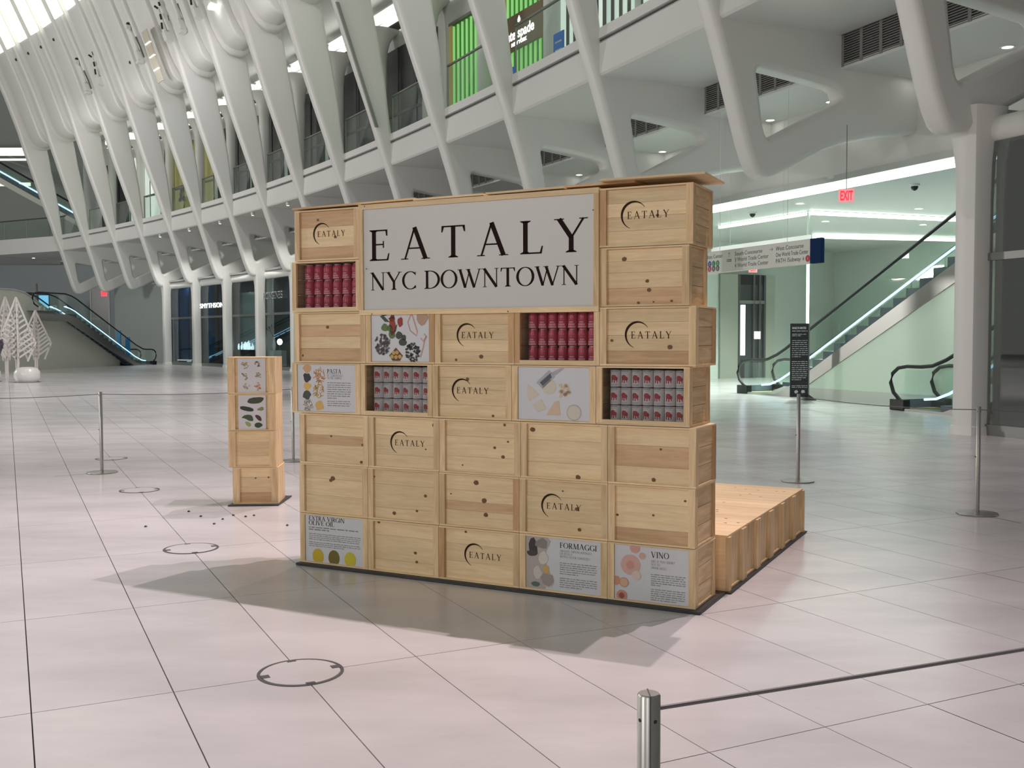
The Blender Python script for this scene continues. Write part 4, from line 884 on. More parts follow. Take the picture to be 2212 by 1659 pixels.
# ---- white paper trees
PT = mat('white_paper', (.80, .76, .75), .6); PTD = mat('dark_grey_paper', (.10, .10, .12), .6)
def paper_tree(x, y, h, wd, label, m_, rz, trunk=.75):
    t = thing('paper_tree', label, 'sculpture', (x, y, 0), rz, 'slatted paper trees')
    for f in range(2):
        mb = MB(); th = .03
        o = [(0, h), (wd, trunk + .7), (wd * .55, trunk), (.0, trunk)]
        for s in (-1, 1):
            pts = [(s * a, b) for a, b in o]
            for qd in strip(pts[:3], .07): mb.prism([(a, -th / 2, b) for a, b in qd], (0, th, 0))
            nsl = 9
            for i in range(nsl):
                z = trunk + .1 + (h - trunk - .5) * i / nsl; w0 = wd * (1 - max(0, (z + .32 - trunk - .7)) / (h - trunk - .7)); w0 = max(.08, min(wd * .98, w0))
                for qd in strip([(0, z), (s * w0, z + .30 * w0 / wd * 1.6)], .07): mb.prism([(a, -th / 2, b) for a, b in qd], (0, th, 0))
        mb.box(-.07, .07, -th / 2, th / 2, 0, h - .25)
        o_ = mb.build('fin', m_, t); o_.rotation_euler = (0, 0, f * PI / 2)
for x, y, h, wd, l, m_, r in ((-20.7, 42.2, 3.35, .62, 'left white slatted paper tree beside the tallest one', PT, .1), (-19.3, 40.2, 3.25, .66, 'tallest white slatted paper tree at the left edge', PT, .5), (-20.5, 44.4, 2.85, .62, 'shorter white paper tree right of the tallest one', PT, .15), (-19.75, 38.9, 1.9, .5, 'small dark lattice paper tree at the left edge', PTD, .3)):
    paper_tree(x, y, h, wd, l, m_, r)
for x, y, r, l in ((-18.25, 38.75, .46, 'smooth white boulder in front of the paper trees'), (-19.9, 39.2, .40, 'white boulder at the left edge below the dark lattice tree')):
    t = thing('white_boulder', l, 'boulder', (x, y, 0), 0, 'white boulders under the paper trees')
    MB().lathe([(0, .0), (r * .8, .0), (r, .18), (r, .38), (r * .8, .52), (r * .4, .57), (0, .57)], 20).build('body', mat('white_gloss', (.82, .80, .79), .25), t, smooth=True); MB().lathe([(r * 1.05, 0), (r * 1.05, .012), (0, .012)], 20).build('base_pad', DARK2, t)
# ================================================================== CRATE WALL
WA = Vector((-1.506, 7.254, 0)); WR = math.radians(-27.33)
wx = Vector((math.cos(WR), math.sin(WR), 0)); wy = Vector((-math.sin(WR), math.cos(WR), 0))
def wl(x, y, z): p = WA + wx * x + wy * y; return Vector((p.x, p.y, z))
RNG = random.Random(11)
CLEAT_ME = {}
def prt(mb, name, m_, t, y=None):
    return mb.build(name, m_, t, fix=False)
def logo(t, cx, cz, s, y):
    """open crescent with spaced capitals, burnt into the boards"""
    mb = MB(); pts = []; ws = []
    for i in range(33):
        a = math.radians(35 + (250 - 35) * i / 32); pts.append((cx - .30 * s + .46 * s * math.cos(a), cz + .47 * s * math.sin(a)))
        f = i / 32; ws.append(s * (.012 + .075 * math.sin(PI * min(1, f * 1.0)) ** 1.3))
    for qd in strip(pts, ws): mb.flat(qd, y)
    serif_text(mb, 'EATALY', cx - .56 * s, cz - .12 * s, .25 * s, y, .22, 1.52 * s)
    o = mb.build('burnt_logo', INKB, t, fix=False); o['label'] = 'burnt crescent logo with spaced capitals'
def knots(t, lst, W, H, y, x0=0.0):
    if not lst: return
    for fx, fz, r in lst:
        mb = MB(); cx, cz = x0 + fx * W, fz * H
        mb.flat([(cx + r * math.cos(i * PI / 6) * RNG.uniform(.9, 1.1), cz + r * .85 * math.sin(i * PI / 6) * RNG.uniform(.9, 1.1)) for i in range(12)], y)
        mb.build('knot', KNOT, t, fix=False)
def crate(label, x0, x1, z0, H, D, ydep, kind='wood', boards=None, red=(), kn=(), cleat=.042, rz=0.0, place=None, group='pine crates of the display wall', fronts=True, lg=(.5, .5, .155), name='wooden_crate'):
    W = x1 - x0 - .003
    loc, ang = place if place else (wl(x0, ydep, z0), WR + rz)
    t = thing(name, label, 'crate', loc, ang, group)
    b = .011
    rb = lambda: MB()
    MB().box(0, W, 0, D, H - b, H - .0015).build('top_board', PINE, t); MB().box(0, W, 0, D, 0, b).build('bottom_board', PINE, t)
    MB().box(.0, W, D - .012, D, b, H - b).build('back_panel', PINE, t)
    # ends: boards with cleats at front and back
    nb = 3
    for s in (0, 1):
        xa = .010 if s == 0 else W - .022
        for i in range(nb):
            za, zb = b + (H - 2 * b) * i / nb, b + (H - 2 * b) * (i + 1) / nb - .0025
            MB().box(xa, xa + .012, .03, D - .012, za, zb).build('end_plank', PINEY, t)
        xc = (0, .010) if s == 0 else (W - .010, W)
        MB().box(xc[0], xc[1], D - .05, D, b, H - b).build('end_cleat', HEARTZ if RNG.random() < .6 else PINEZ, t)
        # front cleats
        xc = (0, cleat) if s == 0 else (W - cleat, W)
        MB().box(xc[0], xc[1], .0, .018, b, H - b).build('front_cleat', HEARTZ if RNG.random() < .15 else PINEZ, t)
        MB().box(xc[0] if s == 0 else W - .012, .012 if s == 0 else W, .018, .055, b, H - b).build('end_cleat', PINEZ, t)
    yf = .016
    if kind in ('wood', 'logo'):
        bs = boards or RNG.choice([(.25, .3, .25, .2), (.3, .22, .28, .2), (.34, .36, .3), (.2, .3, .22, .28), (.28, .24, .3, .18)])
        z = b
        for i, f in enumerate(bs):
            zb = z + (H - 2 * b) * f
            MB().box(.012, W - .012, yf + RNG.uniform(0, .0015), yf + .012, z, zb - .0011).build('front_plank', HEART if i in red else PINE, t); z = zb
        knots(t, kn, W, H, yf - .0006)
        if kind == 'logo': logo(t, W * lg[0], H * lg[1], lg[2], yf - .0009)
    return t
def poster_panel(t, x0, x1, z0, z1, y=.006):
    MB().box(x0 - .032, x1 + .032, .022, .030, z0, z1).build('backing_board', PINE, t)
    MB().box(x0, x1, y, y + .012, z0, z1).build('poster_sheet', PAPER, t); return y - .0012
ROWX = {7: [0, .585, 1.15, 1.745, 2.343, 2.895], 6: [-.004, .583, 1.152, 1.743, 2.344, 2.889], 5: [.009, .599, 1.16, 1.757, 2.345, 2.895], 4: [-.06, .53, 1.104, 1.69, 2.265, 2.852], 3: [-.031, .58, 1.128, 1.714, 2.29, 2.889],
        2: [-.053, .535, 0, 0, 2.288, 2.845], 1: [-.016, .535, 0, 0, 2.288, 2.868]}
RH = .3535
ROWY = {7: .0, 6: .004, 5: -.004, 4: .006, 3: .0, 2: .008, 1: -.002}
def rz_(r): return .02 + (7 - r) * RH
C = {}
DW = {7: 'bottom row', 6: 'second row from the floor', 5: 'third row from the floor', 4: 'fourth row from the floor', 3: 'row just under the big sign', 2: 'row beside the sign bottom', 1: 'top row'}
DC = {1: 'leftmost', 2: 'second from left', 3: 'middle', 4: 'second from right', 5: 'rightmost'}
SPEC = {
    (1, 1): ('logo', (.25, .42, .33), (0, 2), [(.62, .45, .012), (.35, .80, .010)]), (1, 5): ('logo', (.25, .25, .25, .25), (), [(.62, .50, .010), (.05, .1, .008)]),
    (2, 5): ('wood', (.30, .28, .20, .22), (0,), [(.27, .80, .016), (.53, .42, .012), (.55, .27, .013), (.43, .06, .009), (.80, .08, .008), (.6, .07, .006)]),
    (3, 1): ('wood', (.27, .25, .24, .24), (0, 2), [(.10, .14, .009), (.46, .70, .013)]), (3, 3): ('logo', (.22, .22, .30, .26), (), [(.93, .52, .011), (.26, .08, .010), (.58, .14, .016)]), (3, 5): ('logo', (.24, .28, .24, .24), (0,), [(.12, .43, .010), (.73, .32, .016)]),
    (4, 3): ('logo', (.24, .30, .24, .22), (), [(.44, .73, .012), (.95, .68, .010), (.95, .25, .010), (.76, .07, .010)]),
    (5, 1): ('wood', (.38, .20, .18, .24), (1,), [(.03, .42, .012), (.45, .56, .009), (.9, .42, .010), (.88, .08, .012)]), (5, 2): ('logo', (.25, .40, .35), (), [(.92, .86, .016), (.80, .40, .006)]),
    (5, 3): ('wood', (.30, .40, .30), (), [(.04, .50, .013), (.68, .50, .011), (.78, .34, .013), (.84, .62, .008), (.80, .92, .010), (.28, .15, .006)]),
    (5, 4): ('wood', (.28, .42, .30), (), [(.13, .86, .018), (.66, .06, .017), (.95, .78, .014)]), (5, 5): ('wood', (.30, .38, .32), (1,), [(.60, .62, .008), (.52, .10, .014)]),
    (6, 1): ('wood', (.36, .36, .28), (), [(.48, .72, .019), (.05, .82, .011), (.05, .06, .012), (.45, .68, .014)]), (6, 2): ('wood', (.22, .48, .30), (), [(.36, .14, .014), (.80, .52, .012), (.68, .22, .010), (.08, .82, .007)]),
    (6, 3): ('wood', (.30, .18, .22, .30), (1,), [(.46, .84, .019), (.56, .52, .019), (.58, .26, .017), (.04, .28, .012), (.14, .60, .006)]), (6, 4): ('logo', (.25, .45, .30), (), [(.65, .50, .014), (.68, .14, .013), (.49, .80, .006)]),
    (6, 5): ('wood', (.24, .46, .30), (0,), [(.10, .46, .009), (.52, .50, .008), (.88, .78, .008)]),
    (7, 2): ('wood', (.22, .50, .28), (), [(.66, .42, .012), (.68, .25, .011), (.14, .95, .012), (.04, .48, .010), (.04, .28, .008)]), (7, 3): ('logo', (.35, .35, .30), (), [(.33, .92, .009)]),
}
for (r, c), (kd, bs, red, kn) in SPEC.items():
    x0, x1 = ROWX[r][c - 1], ROWX[r][c]
    lab = f'pine crate with {"burnt crescent logo" if kd == "logo" else "plain knotty boards"}, {DC[c]} in the {DW[r]}'
    C[r, c] = crate(lab, x0, x1, rz_(r), RH - .0015, .41 if (r, c) != (2, 5) else .36, ROWY[r], kd, bs, red, kn, rz=(.012 if (r, c) == (1, 5) else 0),
                    lg={(1, 1): (.50, .52, .155), (1, 5): (.46, .52, .17), (3, 3): (.48, .53, .155), (3, 5): (.48, .52, .165), (4, 3): (.45, .52, .155), (5, 2): (.52, .50, .155), (6, 4): (.45, .52, .155), (7, 3): (.52, .50, .155)}.get((r, c), (.5, .5, .155)))
# --- poster crates
rg = random.Random(21)
def colored(name, col): return mat(name, col, .6)
def poster(r, c, label, fn):
    x0, x1 = ROWX[r][c - 1], ROWX[r][c]; t = crate(label, x0, x1, rz_(r), RH - .0015, .41, ROWY[r], 'poster'); C[r, c] = t
    W = x1 - x0 - .003; y = poster_panel(t, .044, W - .044 if c != 5 else W - .03, .012, RH - .014); fn(t, .044, W - .088, RH, y)
def p_pasta(t, x, w, h, y):
    mb = MB(); serif_text(mb, 'PASTA', x + w * .52, h * .79, .030, y, .06); mb.build('title', INK, t, fix=False)
    mb = MB(); serif_text(mb, "IT'S DIFFICULT", x + w * .52, h * .73, .014, y, .04, w * .27); serif_text(mb, 'TO BE SIMPLE', x + w * .52, h * .68, .014, y, .04, w * .25); mb.build('subtitle', INKG, t, fix=False)
    mb = MB()
    for i in range(8): words(mb, x + w * .52, h * (.60 - i * .043), w * .40, .0085, y, rg, .4 if i == 7 else 1)
    for i in range(3): words(mb, x + w * .52, h * (.24 - i * .043), w * .40, .0085, y, rg)
    mb.build('body_text', INKG, t, fix=False)
    for cx, cz, rr, cl, st in ((.17, .88, .034, (.62, .36, .18), 0), (.17, .70, .036, (.035, .035, .045), 0), (.17, .53, .032, (.70, .46, .12), 0), (.16, .36, .036, (.06, .07, .055), 0), (.18, .15, .040, (.40, .30, .24), 1), (.38, .74, .050, (.62, .30, .12), 1), (.37, .45, .048, (.60, .36, .10), 1), (.38, .15, .038, (.68, .42, .12), 0)):
        mm = colored('pasta_print_%d_%d' % (int(cx * 100), int(cz * 100)), cl); mb = MB()
        if st:
            for i in range(34):
                a = rg.uniform(0, 6.3); d = rr * math.sqrt(rg.random()); l = rr * .3; b = rg.uniform(0, PI); px, pz = x + w * cx + d * math.cos(a), h * cz + d * math.sin(a)
                for qd in strip([(px - l * math.cos(b), pz - l * math.sin(b)), (px + l * math.cos(b), pz + l * math.sin(b))], rr * .12): mb.flat(qd, y)
        else: blob(mb, x + w * cx, h * cz, rr, rr * .9, y, rg, 12, .2)
        mb.build('pasta_print', mm, t, fix=False)
def p_capers(t, x, w, h, y):
    DKG = colored('dark_caper', (.06, .06, .05)); LF = colored('leaf_green', (.04, .08, .03)); OLV = colored('olive_green', (.12, .18, .06)); RD = colored('chili_red', (.32, .04, .03)); PK = colored('salmon_line', (.55, .30, .24)); BR = colored('brown_tray', (.12, .05, .015)); GD = colored('golden_slice', (.55, .36, .12))
    for cx, cz, n, sp, m_ in ((.20, .36, 110, .062, colored('grey_seed', (.16, .15, .15))), (.72, .27, 60, .058, DKG)):
        mb = MB()
        for i in range(n):
            a = rg.uniform(0, 6.3); d = sp * math.sqrt(rg.random()); blob(mb, x + w * cx + d * math.cos(a), h * cz + d * math.sin(a) * 1.1 - (.02 if cx > .5 else 0), .0095, .008, y, rg, 7, .3)
        o = mb.build('seed_print', m_, t, fix=False)
    for cx, cz, rx, rz2, m_ in ((.24, .68, .03, .026, OLV), (.33, .66, .024, .024, OLV), (.36, .55, .03, .026, OLV), (.49, .53, .028, .026, DKG), (.57, .49, .018, .02, DKG), (.55, .40, .03, .026, DKG), (.37, .72, .024, .075, RD), (.51, .78, .022, .034, RD), (.22, .94, .03, .014, DKG)):
        mb = MB(); blob(mb, x + w * cx, h * cz, rx, rz2, y, rg, 10, .15); mb.build('fruit_print', m_, t, fix=False)
    mb = MB(); mb.flat([(x + w * .15, h * .90), (x + w * .22, h * .90), (x + w * .33, h * .78), (x + w * .24, h * .79)], y); mb.flat([(x + w * .43, h * .60), (x + w * .46, h * .75), (x + w * .42, h * .70), (x + w * .39, h * .58)], y); mb.flat([(x + w * .30, h * .85), (x + w * .40, h * .92), (x + w * .42, h * .83), (x + w * .36, h * .78)], y); mb.build('leaf_print', LF, t, fix=False)
    mb = MB(); mb.flat([(x + w * .43, h * .30), (x + w * .55, h * .15), (x + w * .50, h * .05), (x + w * .37, h * .05), (x + w * .31, h * .15)], y); mb.build('tray_print', BR, t, fix=False)
    mb = MB()
    for a, b in ((.39, .20), (.45, .21), (.36, .13), (.43, .12), (.50, .13)): blob(mb, x + w * a, h * b, .015, .014, y - .0004, rg, 9, .1)
    mb.build('slice_print', GD, t, fix=False)
    for pl in ([(.70, .93), (.64, .78), (.68, .62), (.79, .52), (.80, .60), (.76, .75), (.71, .93)], [(.96, .52), (.92, .42), (.90, .30), (.85, .12)], [(.92, .56), (.95, .50), (.90, .42), (.86, .48)]):
        mb = MB()
        for qd in strip([(x + w * a, h * b) for a, b in pl], .008): mb.flat(qd, y)
        mb.build('ribbon_print', PK, t, fix=False)
    mb = MB(); blob(mb, x + w * .89, h * .86, .042, .05, y, rg, 11, .25); mb.build('pale_blob_print', colored('pale_brown', (.46, .30, .22)), t, fix=False)
def p_cheese(t, x, w, h, y):
    SV = colored('print_silver', (.42, .42, .45)); DK = colored('print_dark', (.10, .10, .12)); CR = colored('print_cream', (.64, .58, .48)); CR2 = colored('print_peach', (.66, .50, .36)); PKB = colored('print_pinkgrey', (.50, .44, .41))
    for pl, m_ in (([(.26, .72), (.44, .96), (.53, .84), (.35, .60)], SV), ([(.31, .72), (.46, .90), (.48, .82), (.35, .66)], DK), ([(.46, .90), (.60, 1.0), (.66, 1.0), (.53, .86)], SV), ([(.14, .68), (.30, .50), (.16, .35), (.12, .50)], CR), ([(.40, .10), (.60, .10), (.58, .38), (.52, .36)], CR2), ([(.20, .30), (.33, .40), (.40, .22), (.28, .15)], CR)):
        mb = MB(); mb.flat([(x + w * a, h * (b * .92 + .03)) for a, b in pl], y - (.0006 if m_ is DK else 0)); mb.build('cheese_print' if m_ in (CR, CR2) else 'grater_print', m_, t, fix=False)
    for cx, cz, rr, m_ in ((.44, .62, .048, CR), (.79, .18, .050, PKB), (.79, .18, .043, CR)):
        mb = MB(); mb.flat([(x + w * cx + rr * math.cos(i * PI / 12), h * cz + rr * math.sin(i * PI / 12)) for i in range(24)], y - (.0006 if rr < .046 else 0)); mb.build('bowl_print', m_, t, fix=False)
    mb = MB()
    for i in range(16): blob(mb, x + w * (.68 + rg.uniform(-.08, .08)), h * (.56 + rg.uniform(-.12, .10)), .014, .012, y, rg, 7, .3)
    mb.build('crumb_print', CR2, t, fix=False)
def p_oil(t, x, w, h, y):
    mb = MB(); serif_text(mb, 'EXTRA VIRGIN', x + w * .06, h * .86, .030, y, .03, w * .63); serif_text(mb, 'OLIVE OIL', x + w * .06, h * .765, .030, y, .03, w * .45); mb.build('title', INK, t, fix=False)
    mb = MB(); words(mb, x + w * .06, h * .71, w * .86, .013, y, rg); words(mb, x + w * .06, h * .665, w * .86, .013, y, rg, .42)
    for i in range(4): words(mb, x + w * .06, h * (.585 - i * .037), w * .90, .008, y, rg)
    for i in range(3): words(mb, x + w * .06, h * (.415 - i * .037), w * .90, .008, y, rg, 1 if i < 2 else .7)
    mb.build('body_text', INKG, t, fix=False)
    for i, cl in enumerate(((.58, .42, .02), (.17, .13, .015), (.60, .52, .03))):
        mb = MB(); mb.flat([(x + w * (.22 + i * .28) + .048 * math.cos(a * PI / 12), max(.014, h * .145 + .055 * math.sin(a * PI / 12))) for a in range(24)], y); mb.build('oil_bowl_print', colored(f'oil_{i}', cl), t, fix=False)
def p_formaggi(t, x, w, h, y):
    mb = MB(); serif_text(mb, 'FORMAGGI', x + w * .46, h * .80, .034, y, .03, w * .49); mb.build('title', INK, t, fix=False)
    mb = MB(); [serif_text(mb, s, x + w * .46, h * z, .013, y, .03, w * ww) for s, z, ww in (('TRAVEL TIPS IN WEDGES', .73, .42), ('OF ITALY', .68, .17), ('WITH OVER CHEESES', .63, .40))]; mb.build('subtitle', INKG, t, fix=False)
    mb = MB()
    for i in range(6): words(mb, x + w * .46, h * (.53 - i * .038), w * .49, .008, y, rg, .5 if i == 5 else 1)
    for i in range(5): words(mb, x + w * .46, h * (.26 - i * .038), w * .49, .008, y, rg, .6 if i == 4 else 1)
    mb.build('body_text', INKG, t, fix=False)
    mb = MB(); mb.flat([(x, .014), (x + w * .26, .014), (x + w * .34, h * .3), (x + w * .24, h * .6), (x + w * .34, h * .9), (x + w * .30, h - .016), (x, h - .016)], y); mb.build('photo_print', colored('print_warm_grey', (.46, .40, .37)), t, fix=False)
    for cx, cz, rx, rz2, cl in ((.10, .78, .035, .05, (.05, .04, .04)), (.08, .66, .04, .02, (.07, .05, .05)), (.22, .86, .042, .034, (.25, .22, .21)), (.24, .60, .035, .04, (.66, .60, .55)), (.28, .40, .024, .026, (.62, .40, .12)), (.30, .14, .05, .045, (.36, .30, .28)), (.30, .15, .034, .032, (.62, .56, .52)), (.13, .05, .03, .018, (.10, .16, .14)), (.16, .32, .03, .04, (.60, .56, .50))):
        mb = MB(); blob(mb, x + w * cx, min(h - .016 - rz2 * 1.25, max(.016 + rz2 * 1.25, h * cz)), rx, rz2, y - .0007 - rx * .003, rg, 9, .25); mb.build('cheese_print', colored('fg_%d_%d' % (int(cx * 100), int(cz * 100)), cl), t, fix=False)
def p_vino(t, x, w, h, y):
    mb = MB(); serif_text(mb, 'VINO', x + w * .50, h * .79, .036, y, .05); mb.build('title', INK, t, fix=False)
    mb = MB(); [serif_text(mb, s, x + w * .50, h * z, .014, y, .03, w * ww) for s, z, ww in (('LIFE IS TOO SHORT', .71, .32), ('NOT TO', .655, .12), ('DRINK WELL', .60, .21))]; mb.build('subtitle', INKG, t, fix=False)
    mb = MB()
    for i in range(6): words(mb, x + w * .50, h * (.50 - i * .036), w * .46, .008, y, rg, .3 if i == 5 else 1)
    for i in range(6): words(mb, x + w * .50, h * (.25 - i * .036), w * .46, .008, y, rg, .8 if i == 5 else 1)
    mb.build('body_text', INKG, t, fix=False)
    for cx, cz, rr, cl in ((.22, .63, .062, (.66, .40, .34)), (.22, .63, .026, (.62, .30, .26)), (.13, .32, .030, (.62, .30, .18)), (.13, .32, .024, (.66, .42, .28)), (.02, .34, .028, (.60, .28, .18)), (.10, .09, .034, (.60, .26, .20)), (.10, .09, .018, (.34, .08, .06)), (.28, .93, .032, (.64, .34, .28)), (.38, .80, .02, (.66, .38, .30)), (.30, .46, .028, (.70, .55, .50))):
        mb = MB(); mb.flat([(max(x, x + w * cx + rr * math.cos(i * PI / 12)), min(h - .016, max(.014, h * cz + rr * math.sin(i * PI / 12)))) for i in range(24)], y - .0016 + rr * .015); mb.build('wine_glass_print', colored('vino_%d_%d_%d' % (int(cx * 100), int(cz * 100), int(rr * 1000)), cl), t, fix=False)
poster(4, 1, 'pine crate with a PASTA poster, leftmost in the fourth row from the floor', p_pasta)
poster(3, 2, 'pine crate with a poster of capers, olives and leaves under the sign', p_capers)
poster(4, 4, 'pine crate with a poster of a cheese grater and cheese', p_cheese)
poster(7, 1, 'pine crate with an EXTRA VIRGIN OLIVE OIL poster at the bottom left', p_oil)
poster(7, 4, 'pine crate with a FORMAGGI poster in the bottom row', p_formaggi)
poster(7, 5, 'pine crate with a VINO poster at the bottom right corner', p_vino)
# --- display crates with cans behind a clear pane
PKC = mat('pink_red_can', (.46, .05, .085), .32, .2); PKL = mat('pale_pink_band', (.66, .28, .34), .35); WHC = mat('white_can_label', (.62, .60, .60), .4); TIN = mat('tin_metal', (.6, .6, .6), .3, 1.0); RDM = mat('red_can_motif', (.36, .04, .05), .5); GYM = mat('grey_can_print', (.33, .32, .33), .5)
def curved(rg_, r, h0, pts_list, name, m_, t):
    mb = MB()
    for strips in pts_list:
        for pts in strips: mb.add([(r * math.sin(a / r), -r * math.cos(a / r), z) for a, z in pts], [tuple(range(len(pts)))])
    return mb.build(name, m_, t, fix=False)
def rect(a0, a1, z0, z1, n=6):
    xs = [a0 + (a1 - a0) * i / n for i in range(n + 1)]
    return [[(p, z0), (q, z0), (q, z1), (p, z1)] for p, q in zip(xs, xs[1:])]
def oval(cx, cz, rx, rz2, n=8):
    xs = [-1 + 2 * i / n for i in range(n + 1)]; h = [math.sqrt(max(0, 1 - x * x)) for x in xs]
    return [[(cx + rx * xs[i], cz - rz2 * h[i]), (cx + rx * xs[i + 1], cz - rz2 * h[i + 1]), (cx + rx * xs[i + 1], cz + rz2 * h[i + 1]), (cx + rx * xs[i], cz + rz2 * h[i])] for i in range(n)]
def make_can(kind, label, group, r, h):
    t = thing('food_can', label, 'can', (0, 0, 0), 0, group)
    if kind == 'pink':
        MB().lathe([(0, .0), (r * .86, 0), (r, .008), (r, h - .022), (r * .84, h - .006), (r * .84, h), (0, h - .003)], 20).build('body', PKC, t, smooth=True)
        MB().lathe([(r * .845, h - .004), (r * .85, h), (r * .80, h + .001), (0, h - .002)], 20).build('rim', TIN, t)
        curved(None, r * 1.01, 0, [rect(-.030, .030, h * .05, h * .15), rect(-.024, .024, h * .18, h * .30), rect(-.015, .015, h * .34, h * .42)], 'pale_band', PKL, t)
        curved(None, r * 1.01, 0, [rect(-.022, .022, h * .52, h * .55), rect(-.017, .017, h * .62, h * .74, 3)], 'label_mark', mat('dusty_pink', (.5, .12, .17), .4), t)
    else:
        MB().lathe([(0, .0), (r, 0), (r, h), (r * .95, h), (0, h - .003)], 20).build('body', WHC, t, smooth=True)
        MB().lathe([(r * 1.02, h - .004), (r * 1.02, h), (r * .93, h), (r * .93, h - .004)], 20).build('rim', mat('dark_tin', (.12, .12, .12), .3, 1.0), t)
        s = h * .30; c = h * .47
        curved(None, r * 1.012, 0, [oval(-.004, c + .007, .018, .016), oval(.012, c, .010, .012), rect(-.019, -.010, c - .024, c), rect(-.003, .004, c - .026, c), rect(.013, .018, c - .022, c)], 'red_motif', RDM, t)
        curved(None, r * 1.012, 0, [rect(-.024, .024, h * .86, h * .93), rect(-.014, .014, h * .78, h * .81), rect(-.020, .020, h * .12, h * .15), rect(-.016, .016, h * .06, h * .085)], 'label_print', GYM, t)
    return t
protos = {}
def can_crate(r, c, label, kind, nx, x0f, canlabel, group, dark_at=None):
    x0, x1 = ROWX[r][c - 1], ROWX[r][c]; t = crate(label, x0, x1, rz_(r), RH - .0015, .41, ROWY[r], 'cans', cleat=.036); C[r, c] = t; W = x1 - x0 - .003
    MB().box(.036, W - .036, .020, .024, .016, RH - .014).build('pane', ACRYL, t)
    MB().box(.036, W - .036, .0, .018, .011, .030).build('front_rail', PINE, t)
    MB().box(.022, W - .022, .20, .212, .011, RH - .012).build('inner_back', mat('dark_lining', (.14, .05, .06) if kind == 'pink' else (.10, .095, .09), .6), t)
    ph = (RH - .030) / 3; R_ = (W - .10) / nx / 2 * .985
    key = (kind, nx)
    for j in range(3):
        for i in range(nx):
            cl_ = f'{"pink red can" if kind == "pink" else "white can with red motif"}, {["bottom", "middle", "top"][j]} row, {ORD[i]} from left, in {canlabel}'
            lx = .060 + (W - .10) * (i + .5) / nx; loc = wl(x0 + lx, ROWY[r] + .085 + (0 if kind == 'pink' else 0), rz_(r) + .0122 + j * (ph - .001))
            if key not in protos:
                o = make_can(kind, cl_, group, R_, ph - .003); o.location = loc; o.rotation_euler = (0, 0, WR + rg.uniform(-.15, .15)); protos[key] = o
            else: dup(protos[key], loc, WR + rg.uniform(-.15, .15), cl_, group)
can_crate(2, 1, 'open pine crate of pink cans at the left of the big sign', 'pink', 6, .06, 'crate left of sign', 'pink cans left of the sign')
can_crate(3, 4, 'open pine crate of pink cans under the right end of the sign', 'pink', 7, .06, 'crate under sign', 'pink cans under the sign')
can_crate(4, 2, 'open pine crate of white cans with red motif beside the PASTA poster', 'white', 6, .06, 'crate by PASTA', 'white cans beside the pasta poster')
can_crate(4, 5, 'open pine crate of white cans with red motif at the right end', 'white', 7, .06, 'right end crate', 'white cans at the right end')
# --- big sign
sx0, sx1, sz0, sz1 = .5365, 2.2865, 1.760, 2.500
t = thing('sign_board', 'large white sign board with two lines of dark serif capitals in a pine frame', 'sign', wl(sx0, -.012, sz0), WR); W, H = sx1 - sx0, sz1 - sz0
MB().box(.03, W - .03, .010, .40, .03, H - .03).build('white_panel', SIGNW, t)
for a in ((0, W, 0, .032), (0, W, H - .032, H)): MB().box(a[0], a[1], 0, .41, a[2], a[3]).build('frame_rail', PINE, t)
for a in ((0, .034), (W - .034, W)): MB().box(a[0], a[1], 0, .41, .032, H - .032).build('frame_stile', PINEZ, t)
for word, x_, z_, h_, tr_, w_ in (('EATALY', .079, .362, .205, .30, 1.595), ('NYC DOWNTOWN', .085, .165, .118, .02, 1.54)):
    gl_ = [glyph(c) for c in word]; tot_ = sum((q[1] + tr_) * h_ for q in gl_) - tr_ * h_; k_ = w_ / tot_
    for polys, adv in gl_:
        mb = MB()
        for p in polys: mb.flat([(x_ + q[0] * h_ * k_, z_ + q[1] * h_) for q in p], .0088)
        if polys: mb.build('letter', INK, t, fix=False)
        x_ += (adv + tr_) * h_ * k_
for fx, fz in ((.035, .42), (.06, .008), (.65, .012), (.98, .82), (.03, .985)): mb = MB(); mb.flat([(W * fx + .005 * math.cos(i), H * fz + .005 * math.sin(i)) for i in range(6)], -.0006); mb.build('screw', DARK2, t, fix=False)
# --- lids lying on top
for i, (x0, x1, dz, tl, y0, l) in enumerate(((-.03, .52, .0, .010, -.01, 'loose pine lid on top of the wall at its left end'), (.30, .95, .012, .014, .05, 'loose pine lid on top above the left part of the sign'), (.98, 1.50, .0, .008, -.02, 'loose pine lid on top above the middle of the sign'),
                             (1.52, 2.06, .004, .012, -.02, 'loose pine lid on top above the right part of the sign'), (2.0, 2.50, .016, .004, .03, 'loose pine lid on top bridging the sign and right crate'), (2.30, 2.94, .030, -.004, -.035, 'overhanging pine lid on top of the right end crate'))):
    t = thing('crate_lid', l, 'lid', wl(x0, y0, 2.502 + dz), WR + (.02 if i == 5 else 0), 'lids on top of the crate wall'); t.rotation_euler = (0, -tl * .6, WR + (.03 if i == 5 else 0)); Wd = x1 - x0
    for j in range(3): MB().box(0, Wd, j * .15, j * .15 + .147, 0, .012).build('lid_board', HEART if (i + j) % 4 == 0 else PINE, t)
# --- base plates
def plate(name, pts, z, label):
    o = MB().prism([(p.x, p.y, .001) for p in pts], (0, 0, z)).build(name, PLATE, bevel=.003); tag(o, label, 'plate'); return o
plate('base_plate', [wl(-.015, -.035, 0), wl(2.93, -.035, 0), wl(2.93, .50, 0), wl(-.015, .50, 0)], .017, 'thin black steel plate under the crate wall')
